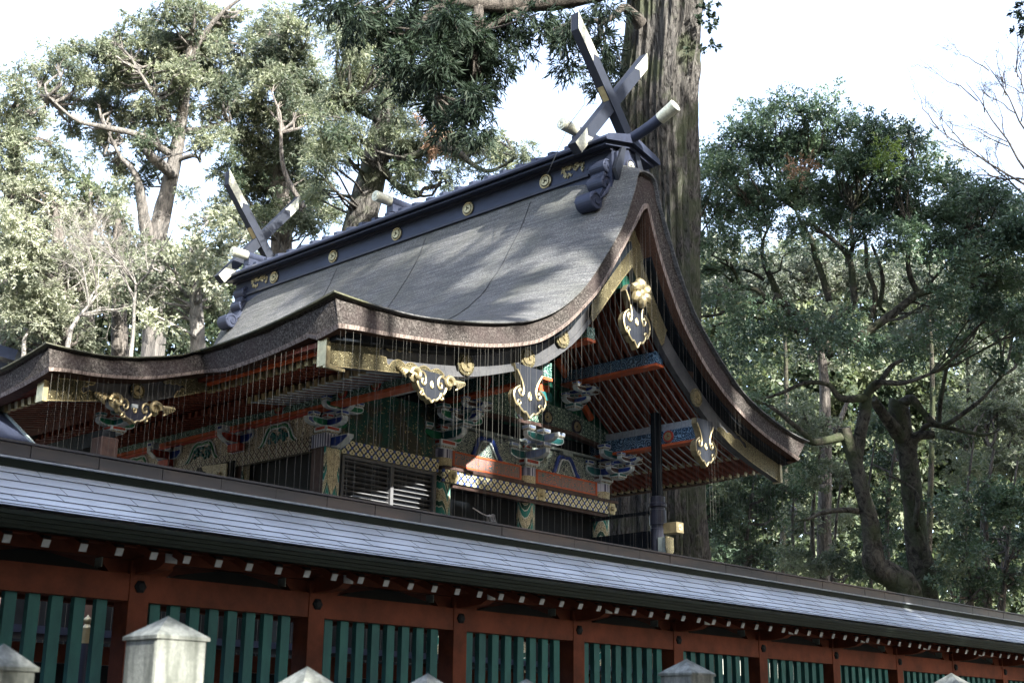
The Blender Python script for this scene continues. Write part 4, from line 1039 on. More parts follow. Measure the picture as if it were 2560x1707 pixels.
# back row under the same roof (far side lattice rails)
hb2('back_beam', (FX0, 10.5, 2.66), (FX1, 10.62, 2.80), 'fence_red')
first = None
for k, x in enumerate(xs):
    m = M(); m.b2((x - .095, 9.86, .0), (x + .095, 10.08, 2.98)); po = m.build('post', 'fence_red', fen, bevel=.006)
    m = M(); m.lathe([(.055, 0), (.055, -.012), (.03, -.028), (.001, -.03)], (x, 9.859, 2.765), 6, 'y'); m.build('bolt_cover', 'dull_black', po)
    m = M(); pr = [(9.44, 3.0), (9.44, 2.925), (9.52, 2.885), (9.66, 2.868), (9.86, 2.866), (9.86, 3.0)]
    m.prism([(a, b) for a, b in pr], x - .055, x + .055, 'yz'); br_ = m.build('bracket_arm', 'fence_red', po)
    m = M(); m.b2((x - .054, 9.43, 2.926), (x + .054, 9.439, 2.998)); m.build('painted_end', 'white_paint', br_)
    m = M(); m.prism([(x - .33, 2.98), (x - .33, 2.93), (x - .27, 2.87), (x + .27, 2.87), (x + .33, 2.93), (x + .33, 2.98)], 9.91, 10.03); m.build('cross_arm', 'fence_red', br_)
    m = M(); m.b2((x - .338, 9.915, 2.90), (x - .331, 10.025, 2.98)); m.build('painted_end', 'grey_paint', br_)
    # slat panel to the right
    m = M(); n_ = 8
    for j in range(n_):
        cx = x + .21 + .195 * j
        m.b2((cx - .048, 9.94, .92), (cx + .048, 10.0, 2.646))
    m.build('slat_panel', 'slat_green', fen)
    # low strut between posts
    m = M(); c = x + BAY / 2
    m.prism([(c - .62, 2.867), (c - .5, 2.91), (c - .12, 2.975), (c + .12, 2.975), (c + .5, 2.91), (c + .62, 2.867)], 9.93, 9.99); m.build('frog_leg_strut', 'dull_black', fen)
ra = None
x = 0.32; n_r = 0; rows = []
while x < FX1: rows.append(x); x += .3045
def frafter(x):
    m = M(); m.bar((x, 9.27, 2.945), (x, 9.96, 3.235), .062, .062, (0, 0, 1)); return m
for i, x in enumerate(rows[:98]):
    if ra is None:
        ra = frafter(x).build('rafter', 'fence_red', fen)
        m = M(); m.bar((x, 9.262, 2.9415), (x, 9.269, 2.9447), .0605, .0605); m.build('painted_end', 'white_paint', ra)
        m = M(); m.b2((x - .03, 9.25, 2.98), (x + .03, 9.30, 3.0)); m.build('rafter_shoe', 'dull_black', ra); x00 = x
    else:
        c = copy_tree(ra); c.location = Vector(ra.location) + Vector((x - x00, 0, 0))
# inner red fence on the far side of the court
inn = empty('inner_fence', (14, 14, 0), 'dark red inner fence seen in shade through the green slats of the roofed fence', 'fence')
hb('dark_backing', (-14, 14.04, 0), (30, 14.08, 2.34), 'dull_black', inn); hb('rail', (-14, 14.0, 2.35), (30, 14.12, 2.55), 'fence_red', inn); hb('rail', (-14, 13.98, 1.5), (30, 14.1, 1.62), 'fence_red', inn); hb('roof', (-14, 13.6, 2.62), (30, 14.5, 2.70), 'blue_black_metal', inn)  # dark backing sheet added to close the bright gaps behind the slats
for k in range(16): hb('post', (2.5 + 1.8 * k, 13.98, 0), (2.66 + 1.8 * k, 14.14, 2.6), 'fence_red', inn)

# ================================================================== CONNECTING HALL and WORSHIP HALL
ch = empty('connecting_hall', (4, 23.9, 0), 'low dark metal roofed hall at the left edge, tucked under the porch', 'hall')
m = M(); m.add([(-8, 22.6, 7.12), (10.77, 22.6, 7.12), (10.60, 20.7, 6.10), (-8, 20.7, 6.10), (10.6, 24.5, 6.10), (-8, 24.5, 6.10), (-8, 22.6, 7.0), (10.77, 22.6, 7.0), (10.6, 20.7, 5.98), (-8, 20.7, 5.98)], [(0, 3, 2, 1), (0, 1, 4, 5), (6, 7, 8, 9), (2, 3, 9, 8), (1, 2, 8, 7)]); m.build('roof', 'blue_black_metal', ch)
m = M(); m.bar((10.79, 22.6, 7.14), (10.62, 20.7, 6.12), .04, .04); m.build('verge_trim', 'grey_paint', ch)
hb('wall', (-8, 21.5, 0), (10.4, 23.8, 6.1), 'dull_black', ch)
m = M(); m.b2((10.7, 21.2, 0), (15.7, 21.3, 6.2)); m.build('side_screen', 'dull_black', hall)
wh = empty('worship_hall', (8, 38, 0), 'dark ridge end of a farther hall at the left edge beyond the porch roof', 'hall')
a = pt(-120, 845, 42); b_ = pt(46, 893, 42); c_ = pt(20, 905, 42)
m = M(); m.bar(a, b_, .5, .35); m.build('roof_ridge', 'blue_black_metal', wh)
m = M(); m.add([a + Vector((0, 0, -.3)), b_ + Vector((0, 0, -.3)), b_ + Vector((1.5, -2.5, -3)), a + Vector((0, -2.5, -3)), b_ + Vector((1.0, 2.5, -3)), a + Vector((-1, 2.5, -3))], [(0, 1, 2, 3), (0, 5, 4, 1)]); m.build('roof', 'slate_panel', wh)
m = M(); m.b2((a.x - 2, a.y - 2, 0), (b_.x + .2, b_.y + 1.5, b_.z - 2.7)); m.build('wall', 'brown_lacquer', wh)

# ================================================================== STONE FENCE POSTS
def stone(x, wd, zt, lbl, grp=None):
    e = empty('stone_post', (x, 4.0, 0), lbl, 'stone post', 'stone fence posts in the foreground')
    m = M(); hw = wd; m.b2((0, 0, 0), (wd, wd, zt - .075)); 
    o = m.build('shaft', 'granite', e, world=False, bevel=.012)
    m = M(); z = zt - .073; c = wd / 2; g_ = .006
    m.add([(-g_, -g_, z), (wd + g_, -g_, z), (wd + g_, wd + g_, z), (-g_, wd + g_, z), (c, c, zt), (-g_, -g_, z - .012), (wd + g_, -g_, z - .012), (wd + g_, wd + g_, z - .012), (-g_, wd + g_, z - .012)],
          [(0, 1, 4), (1, 2, 4), (2, 3, 4), (3, 0, 4), (5, 6, 1, 0), (6, 7, 2, 1), (7, 8, 3, 2), (8, 5, 0, 3), (8, 7, 6, 5)])
    m.build('pyramid_cap', 'granite', e, world=False)
for x, wd, zt, lb in ((1.97, .155, 1.868, 'short square stone post cut off by the left edge of the picture'),
                      (2.545, .20, 1.995, 'tallest and nearest square stone post, stained grey, in front of the fence at lower left'),
                      (3.17, .163, 1.852, 'short stone post, next to the right of the tallest post, only its cap showing'),
                      (3.79, .163, 1.852, 'short stone post, second to the right of the tallest post, cap just in frame'),
                      (4.385, .160, 1.852, 'short stone post, third to the right of the tallest post, only its tip in frame'),
                      (4.99, .160, 1.85, 'stone post tip barely rising over the bottom edge, left of the middle-right tall post'),
                      (5.585, .195, 1.995, 'tall grey stone post right of centre at the bottom edge'),
                      (8.535, .18, 2.045, 'farthest stone post, small square cap at lower right')):
    stone(x, wd, zt, lb)
hb_ = M(); hb_.b2((1.0, 4.04, 1.30), (12, 4.12, 1.42)); hb_.b2((1.0, 4.04, .55), (12, 4.12, .67))
tag(hb_.build('stone_fence_rail', 'granite'), 'granite rails tying the row of stone posts together', 'rail')
# ================================================================== TREES
def clumps(blobs, per_m3, seed, flat=.8):
    """sub-clump centres inside blobs given as (px,py,r_px,dist[,shape])"""
    rg = np.random.default_rng(seed); out = []
    for b in blobs:
        px, py, r, d = b[:4]; c = np.array(pt(px, py, d)); rw = r * d / FP
        n_ = max(2, int(per_m3 * rw ** 3 * 4.2))
        v = rg.normal(size=(n_, 3)); v /= np.linalg.norm(v, axis=1)[:, None]; v *= (rg.random(n_) ** .42)[:, None]
        out.append(c + v * rw * np.array([1, 1, flat]))
    return np.concatenate(out)
def leaf_mesh(name, centers, rad, per, L, Wd, seed, mt, parent, droop=.25, jit=.6, flat=.75, keep=None, tuft=0):
    rg = np.random.default_rng(seed + 77)
    K_ = tuft or 12; ns = max(1, per // K_); nsp = len(centers) * ns
    sc_ = np.repeat(centers, ns, 0); cr = np.repeat(rg.uniform(.65, 1.3, len(centers)), ns)[:, None]
    sdir = rg.normal(size=(nsp, 3)) * np.array([1, 1, .75]); sdir /= np.linalg.norm(sdir, axis=1)[:, None]
    so_ = sc_ + sdir * rad * cr * (rg.random((nsp, 1)) ** .7) * np.array([1, 1, flat]) * .8
    gdir = sdir + rg.normal(size=(nsp, 3)) * .35; gdir[:, 2] -= droop * .6; gdir /= np.linalg.norm(gdir, axis=1)[:, None]
    sl_ = rad * rg.uniform(.35, .85, (nsp, 1))
    t = np.tile((np.arange(K_) + .5) / K_, nsp)[:, None]; n_ = nsp * K_
    G = np.repeat(gdir, K_, 0); pos = np.repeat(so_, K_, 0) + G * t * np.repeat(sl_, K_, 0); pos[:, 2] -= (t[:, 0] ** 2) * np.repeat(sl_, K_, 0)[:, 0] * droop * .9
    pos += rg.normal(size=(n_, 3)) * rad * .05
    o = G
    d = G * .9 + rg.normal(size=(n_, 3)) * jit; d[:, 2] -= droop * t[:, 0]
    if keep is not None: k = keep(pos); pos = pos[k]; d = d[k]; n_ = len(pos)
    d /= np.linalg.norm(d, axis=1)[:, None]
    s_ = np.cross(d, rg.normal(size=(n_, 3))); s_ /= np.linalg.norm(s_, axis=1)[:, None]
    l = (L * rg.uniform(.6, 1.3, n_))[:, None]; w_ = (Wd * rg.uniform(.7, 1.3, n_))[:, None] / 2
    nn = np.cross(d, s_) * (l * .12)
    V = np.stack([pos, pos + d * l * .45 + s_ * w_ + nn, pos + d * l, pos + d * l * .45 - s_ * w_ + nn], 1).reshape(-1, 3)
    if parent: V = V - np.array(parent.location)
    me = bpy.data.meshes.new(name); me.vertices.add(n_ * 4); me.vertices.foreach_set('co', V.astype(np.float32).ravel())
    me.loops.add(n_ * 4); me.loops.foreach_set('vertex_index', np.arange(n_ * 4, dtype=np.int32))
    me.polygons.add(n_); me.polygons.foreach_set('loop_start', np.arange(0, n_ * 4, 4, dtype=np.int32)); me.polygons.foreach_set('loop_total', np.full(n_, 4, np.int32))
    me.materials.append(MT[mt]); me.update(calc_edges=True)
    ob = bpy.data.objects.new(name, me); COL.objects.link(ob)
    if parent: ob.parent = parent
    return ob
def path_px(ps):
    return [tuple(pt(p[0], p[1], p[2])) for p in ps], [p[3] for p in ps]
def limb(m, ps, n=24, seg=9, wob=.06, rg=None):
    P_, Rr = path_px(ps); q = smooth_curve(P_, n)
    rad = [float(np.interp(i / (n - 1) * (len(Rr) - 1), range(len(Rr)), Rr)) for i in range(n)]
    m.tube(q, rad, seg, True, wob, rg or random.Random(1)); return q
def tree(name, label, cat, trunks, blobs, dens, rad, per, L, Wd, lm, bm='old_bark', seed=1, twigs=.5, extra=None, droop=.25, jit=.6, group=None, twr=.05, flat=.75):
    rg = random.Random(seed)
    P0 = pt(*trunks[0][0][:3]); base = Vector((P0.x, P0.y, 0))
    e = empty(name, base, label, cat, group)
    m = M(); allq = []
    first = trunks[0][0]
    p0 = pt(*first[:3]); m.tube([(p0.x, p0.y, -.2), (p0.x, p0.y, max(p0.z * .5, .1)), p0], [first[3] * 1.35, first[3] * 1.12, first[3]], 12, True, .05, rg)
    for t in trunks: allq += limb(m, t, 26, 12, .07, rg)
    m.build('trunk', bm, e, smooth=True)
    cl = clumps(blobs, dens, seed)
    if twigs:
        m = M(); Q = np.array([tuple(q) for q in allq]); 
        for c in cl:
            if rg.random() > twigs: continue
            dd = np.linalg.norm(Q - c, axis=1) + np.maximum(0, Q[:, 2] - c[2] + .3) * 2.5; q = Vector(Q[int(dd.argmin())]); cc = Vector(c)
            if (q - cc).length > 9: continue
            a = q.lerp(cc, .35) + Vector((rg.uniform(-.3, .3), rg.uniform(-.3, .3), rg.uniform(-.25, .1))); b = q.lerp(cc, .7) + Vector((rg.uniform(-.3, .3), rg.uniform(-.3, .3), rg.uniform(-.1, .3)))
            n_ = 7; m.tube(smooth_curve([q, a, b, cc], n_), [twr * (1.2 - i / n_) for i in range(n_)], 5, False)
            for _ in range(3):
                dv = Vector((rg.gauss(0, 1), rg.gauss(0, 1), rg.gauss(0, .7))).normalized() * rad * 1.2
                m.tube([b, cc.lerp(b, .3) + dv * .4, cc + dv], [twr * .35, twr * .25, twr * .1], 4, False)
        m.build('branches', bm, e, smooth=True)
    leaf_mesh('crown', cl, rad, per, L, Wd, seed, lm, e, droop, jit, flat)
    if extra:
        for k, (bl, de, lm2) in enumerate(extra): leaf_mesh('crown', clumps(bl, de, seed + 9 + k), rad, per, L, Wd, seed + 9 + k, lm2, e, droop, jit, flat)
    return e
def D(l, d, sc=1.): return [(x, y, r * sc, d + ((x * 7 + y * 13) % 9 - 4) * .45) for x, y, r in l]

# giant cedar behind the hall ------------------------------------------------
GD = 40
gc = pt(1650, 900, GD); ge = empty('giant_cedar', (gc.x, gc.y, 0), 'huge furrowed cedar trunk rising behind the hall roof, with dark boughs overhanging the ridge', 'tree')
prof = [(1650, 1900, 1.75), (1642, 1560, 1.62), (1640, 1400, 1.45), (1640, 1260, 1.36), (1648, 1050, 1.18), (1655, 800, 1.05), (1655, 620, 1.02), (1648, 450, 1.08), (1642, 300, 1.13), (1650, 150, 1.08), (1660, 0, 1.08), (1660, -200, 1.05), (1665, -600, .9), (1670, -1000, .6)]
P_ = smooth_curve([pt(a, b, GD) for a, b, r in prof], 150); rr_ = [float(np.interp(i / 149 * (len(prof) - 1), range(len(prof)), [p[2] for p in prof])) for i in range(150)]
P_[0].z = -.3
seg = 110; vs = []; rgn = np.random.default_rng(8)
ph = rgn.uniform(0, 6.28, 12); fr_ = [3, 5, 8, 13, 19, 27, 37, 47]; am = [.07, .06, .055, .065, .07, .075, .07, .055]
for i, p in enumerate(P_):
    for k in range(seg):
        a = 2 * PI * k / seg; s_ = 1
        for j, (f_, a_) in enumerate(zip(fr_, am)):
            tw_ = .35 * math.sin(i * .03 + j) + .5 * math.sin(i * .021 * (1 + j * .3)) 
            v_ = math.sin(f_ * a + ph[j] + tw_ * (1.5 + j * .4) + .5 * math.sin(i * .11 + j * 2)); s_ += a_ * (v_ if j < 3 else -abs(v_) + .5)
        s_ += float(rgn.uniform(-.008, .008))
        vs.append((p.x + math.cos(a) * rr_[i] * s_, p.y + math.sin(a) * rr_[i] * s_, p.z))
fs = [(i * seg + k, i * seg + (k + 1) % seg, (i + 1) * seg + (k + 1) % seg, (i + 1) * seg + k) for i in range(149) for k in range(seg)]
m = M(); m.add(vs, fs); tk = m.build('trunk', 'cedar_bark', ge, smooth=True)
m = M(); rg = random.Random(5)
LB_ = [[(1640, -170, 39.6, .42), (1560, -60, 39, .40), (1450, -15, 38.5, .36), (1330, 5, 38, .30), (1230, 12, 37.5, .24), (1120, 0, 37, .18), (1000, -20, 36.6, .10)],
       [(1195, 12, 37.3, .16), (1196, 60, 37, .15), (1200, 100, 37, .13), (1185, 150, 36.8, .08)],
       [(1330, 5, 38, .2), (1280, 40, 37.6, .1), (1220, 70, 37.5, .07), (1100, 150, 37, .04)],
       [(1600, 60, 39, .22), (1560, 20, 38.5, .12), (1520, 50, 38, .08), (1440, 55, 38, .06), (1380, 75, 38, .04)],
       [(1120, 0, 37, .12), (1050, 60, 36.8, .08), (1030, 150, 36.6, .06), (1080, 230, 36.5, .04)]]
qq = []
for l_ in LB_: qq += limb(m, l_, 26, 10, .08, rg)
LBm = m.build('limb', 'dark_branch', ge, smooth=True)
blobs = D([(850, 20, 50), (915, 35, 55), (980, 50, 60), (1050, 50, 70), (1120, 70, 75), (1190, 70, 70), (1260, 60, 55), (1330, 60, 45), (1390, 60, 45), (1440, 90, 45), (1470, 50, 40), (1500, 120, 45), (1450, 160, 40), (1020, 130, 50), (1080, 160, 65), (1150, 160, 70), (1220, 150, 50), (1285, 120, 35),
           (1030, 220, 50), (1090, 260, 55), (1150, 250, 60), (1200, 240, 45), (1230, 200, 35), (1110, 310, 35), (1180, 300, 40), (1200, 330, 25), (880, 70, 35), (1500, 200, 35), (1530, 30, 40), (1540, 170, 40), (790, 5, 25)], 37.3)
cl = clumps(blobs, 7., 3)
m = M(); Q = np.array([tuple(q) for q in qq])
for c in cl:
    if rg.random() > .6: continue
    q = Vector(Q[int((np.linalg.norm(Q - c, axis=1)).argmin())]); cc = Vector(c); md = q.lerp(cc, .5) + Vector((rg.uniform(-.2, .2), rg.uniform(-.2, .2), rg.uniform(-.2, .2)))
    m.tube(smooth_curve([q, md, cc], 6), [.045, .04, .034, .028, .02, .012], 5, False)
m.build('branches', 'dark_branch', ge, smooth=True)
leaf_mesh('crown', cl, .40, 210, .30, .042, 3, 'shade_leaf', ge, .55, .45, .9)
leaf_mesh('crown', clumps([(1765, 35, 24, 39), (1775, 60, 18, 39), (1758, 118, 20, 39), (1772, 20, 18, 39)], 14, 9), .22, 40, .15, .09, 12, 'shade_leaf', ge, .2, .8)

# left cypress -----------------------------------------------------------------
tree('tall_cypress', 'tall old cypress at upper left with a pale forked trunk showing against white sky', 'tree',
     [[(385, 860, 50, .42), (388, 640, 50, .38), (405, 540, 50, .33), (425, 450, 50, .29), (447, 350, 50, .24), (460, 260, 50, .19), (466, 180, 50, .14), (478, 90, 50, .09), (500, 0, 50, .05)],
      [(380, 620, 50, .30), (362, 560, 49.6, .24), (352, 490, 49.3, .18), (335, 430, 49, .12), (300, 390, 49, .07), (270, 330, 48.6, .04)],
      [(435, 440, 50, .2), (400, 410, 49, .2), (372, 385, 48.6, .16), (368, 372, 48.5, .14)], [(445, 350, 50, .16), (420, 290, 49.5, .10), (380, 230, 49, .07), (330, 150, 49, .04)],
      [(440, 395, 50, .14), (350, 340, 49, .12), (260, 318, 48.5, .10), (190, 300, 48, .06), (120, 240, 48, .03)], [(455, 330, 50, .15), (520, 320, 50, .10), (570, 300, 50, .06)], [(445, 400, 50, .1), (480, 390, 49.6, .08), (500, 398, 49.4, .03)],
      [(470, 150, 50, .12), (530, 60, 50, .09), (590, 5, 50, .06), (640, -20, 50, .03)]],
     D([(75, 150, 22), (110, 185, 38), (150, 240, 42), (140, 130, 30), (190, 115, 34), (200, 190, 40), (240, 270, 45), (255, 130, 45), (300, 90, 34), (320, 150, 48), (290, 210, 46), (360, 60, 34), (330, 40, 20), (400, 100, 50), (430, 40, 45), (480, 25, 45), (540, 60, 45), (590, 40, 30), (510, 110, 50), (580, 130, 40),
         (370, 180, 46), (440, 180, 52), (520, 190, 50), (560, 220, 38), (200, 320, 30), (260, 350, 42), (320, 290, 45), (390, 270, 46), (460, 250, 40), (520, 270, 36), (370, 350, 46), (440, 320, 30), (520, 350, 40), (560, 330, 30), (230, 390, 22), (300, 410, 36), (350, 420, 30), (400, 390, 30), (345, 460, 30), (400, 440, 18), (465, 480, 16), (310, 450, 24), (480, 120, 40), (300, 180, 40), (420, 130, 40), (250, 200, 36), (160, 160, 30), (180, 330, 22), (95, 230, 20)], 50),
     13.0, .36, 180, .15, .042, 'cypress_leaf', 'grey_bark', seed=21, twigs=.35, extra=[(D([(440, 170, 40), (420, 230, 40), (560, 100, 35), (540, 200, 34), (330, 110, 28)], 48.5), 5., 'cedar_leaf'), (D([(380, 355, 34), (420, 330, 24)], 48.3), 5., 'cedar_leaf_cool')])
tree('left_conifer', 'bushy conifer on the left edge, left of the tall forked cypress', 'tree', [[(20, 900, 44, .4), (25, 600, 44, .3), (35, 400, 44, .2), (45, 250, 44, .08)]],
     D([(20, 195, 36), (60, 215, 40), (30, 270, 50), (90, 290, 46), (60, 350, 50), (120, 370, 42), (20, 420, 55), (90, 430, 50), (150, 430, 36), (60, 500, 60), (140, 500, 46), (10, 340, 50)], 44), 9, .40, 180, .15, .042, 'cypress_leaf', seed=31, twigs=.5)
tree('left_olive_tree', 'pale sunlit conifer mass at left, under the left edge conifer', 'tree', [[(150, 1000, 42, .35), (150, 700, 42, .25), (140, 520, 42, .1)]],
     D([(40, 560, 80), (140, 560, 70), (60, 660, 90), (170, 660, 85), (30, 760, 85), (140, 770, 85), (230, 740, 70), (60, 860, 80), (180, 850, 80), (130, 480, 50), (40, 480, 50)], 42), 5.5, .42, 192, .15, .045, 'pale_leaf', seed=41, twigs=.4)
tree('dark_round_tree', 'small dark green tree between the tall cypress trunk and the pale trees at left', 'tree', [[(215, 900, 47, .3), (220, 600, 47, .2), (225, 480, 47, .1)]],
     D([(200, 470, 40), (240, 480, 46), (215, 530, 50), (260, 540, 40), (190, 560, 40)], 47), 5, .42, 130, .22, .09, 'cedar_leaf_cool', seed=45, twigs=.2)
tree('yellowish_conifer', 'yellowish conifer with a pointed top, left of the forked cypress trunk', 'tree', [[(300, 900, 45, .3), (295, 640, 45, .2), (290, 500, 45, .06)]],
     D([(288, 480, 20), (292, 515, 32), (285, 560, 42), (300, 610, 52), (260, 630, 46), (330, 660, 48)], 45), 5.5, .42, 120, .24, .07, 'olive_leaf', seed=46, twigs=.2)
tree('pale_broad_tree', 'pale sunlit leafy tree behind the far end of the hall ridge', 'tree', [[(500, 1000, 42, .3), (490, 760, 42, .2), (480, 640, 42, .1)]],
     D([(430, 640, 46), (480, 610, 46), (540, 620, 50), (590, 600, 46), (500, 680, 60), (430, 720, 60), (520, 750, 60), (440, 800, 60), (560, 560, 36), (610, 550, 34), (500, 560, 24), (380, 640, 40), (420, 620, 30), (350, 680, 44), (340, 740, 50), (380, 800, 50)], 42), 5, .42, 140, .17, .07, 'pale_leaf', seed=51, twigs=.4, bm='pale_bark')
# bare pale tree in front of them
def bare_tree(name, label, base, d, spread, depth, L0, r0, seed, up=.35, mt='pale_bark', cat='tree'):
    rg = random.Random(seed); b0 = pt(base[0], base[1], d); e = empty(name, (b0.x, b0.y, 0), label, cat)
    m = M(); m.tube([(b0.x, b0.y, -.2), (b0.x, b0.y, b0.z * .6), b0], [r0 * 1.5, r0 * 1.2, r0], 9, True, .05, rg)
    def grow(p, dr, L, r, k):
        q = [p]; dd = Vector(dr)
        for i in range(4):
            dd = (dd + Vector((rg.gauss(0, .14), rg.gauss(0, .14), rg.gauss(0, .10)))).normalized(); q.append(q[-1] + dd * L / 4)
        m.tube(q, [r, r * .88, r * .76, r * .64, r * .52], 6 if k < 3 else 4, False)
        if k >= depth: return
        for j in range(rg.choice((2, 3, 3)) if k else 5):
            i0 = rg.choice((2, 3, 4)); nd = (dd + Vector((rg.gauss(0, spread), rg.gauss(0, spread), rg.gauss(up * .6, spread * .6)))).normalized()
            grow(q[i0], nd, L * rg.uniform(.62, .85), r * .56, k + 1)
    grow(b0, (0, 0, 1), L0, r0, 0)
    m.build('trunk', mt, e); return e
bare_tree('bare_pale_tree', 'leafless pale-twigged tree standing above the porch roof at left', (170, 860), 39, .62, 6, 1.9, .07, 5)
bare_tree('bare_pale_tree', 'leafless pale-twigged tree right beside the far ridge end of the hall', (330, 860), 38.5, .65, 6, 1.7, .06, 8)
bare_tree('bare_pale_tree', 'low leafless tree with spreading twigs near the left corner of the porch roof', (60, 880), 40, .65, 6, 1.8, .07, 14)
# centre cypresses
tree('domed_cypress', 'dense cypress with a rounded top, between the tall forked cypress and the thick leaning trunk', 'tree',
     [[(700, 800, 54, .5), (705, 560, 54, .42), (700, 400, 54, .3), (705, 250, 54, .2), (710, 100, 54, .08)], [(760, 520, 50, .10), (720, 450, 50, .09), (705, 400, 50, .08), (702, 330, 50, .06)]],
     D([(700, 55, 46), (660, 75, 40), (745, 80, 44), (650, 130, 50), (720, 140, 60), (620, 190, 50), (690, 210, 60), (770, 190, 56), (600, 260, 46), (660, 290, 60), (740, 280, 60), (800, 260, 46), (600, 350, 44), (650, 380, 58), (730, 370, 60), (570, 430, 40), (620, 460, 55), (700, 460, 60), (780, 380, 50), (770, 470, 56), (550, 510, 34), (600, 550, 46), (680, 540, 56), (760, 540, 56), (830, 520, 40), (540, 560, 30)], 54),
     8.5, .42, 204, .17, .042, 'cypress_leaf', 'old_bark', seed=61, twigs=.35, extra=[(D([(620, 330, 50), (600, 470, 46), (700, 500, 50), (570, 380, 30), (800, 470, 40), (660, 560, 46)], 52), 3.5, 'cedar_leaf_cool')])
tree('leaning_cypress', 'sunlit cypress with a thick leaning furrowed trunk and long drooping sprays above the ridge', 'tree',
     [[(870, 760, 48, .72), (893, 600, 48, .60), (910, 520, 48, .56), (930, 440, 48, .50), (945, 370, 48, .46), (958, 290, 48, .36), (962, 220, 48, .28), (955, 150, 48, .2), (945, 60, 48, .1)],
      [(950, 300, 48, .14), (915, 285, 47, .13), (880, 262, 46.5, .1), (860, 240, 46, .05)],
      [(955, 380, 48, .16), (1020, 395, 47, .14), (1080, 370, 46.5, .13), (1140, 378, 46, .12), (1180, 410, 46, .09), (1225, 428, 46, .07), (1290, 395, 46, .03)],
      [(950, 420, 48, .14), (1000, 470, 47.5, .12), (1040, 490, 47, .10), (1060, 470, 47, .05)]],
     D([(870, 60, 40), (850, 110, 44), (900, 120, 46), (940, 80, 36), (870, 180, 50), (930, 190, 50), (985, 180, 40), (830, 240, 46), (890, 250, 50), (950, 240, 30), (1000, 250, 40), (820, 320, 50), (880, 330, 50), (1000, 330, 46), (850, 400, 30), (800, 400, 46), (1010, 390, 46), (1060, 360, 46), (1050, 410, 40), (1110, 350, 44), (1170, 370, 50), (1220, 360, 40), (1260, 400, 40), (1310, 390, 34), (1200, 420, 30), (1020, 450, 34), (1100, 450, 34), (1130, 430, 30), (770, 470, 36), (1010, 300, 36), (1290, 430, 22), (1000, 110, 30), (1060, 200, 34)], 47),
     9.5, .40, 216, .20, .034, 'cedar_leaf', 'cedar_bark', seed=71, twigs=.45, droop=.55, extra=[(D([(1075, 320, 34), (1090, 355, 26), (1050, 100, 24)], 45.5), 6, 'brown_leaf'), (D([(1010, 400, 34), (860, 340, 36), (1000, 210, 30), (1060, 250, 40)], 46), 4, 'cedar_leaf_cool')])

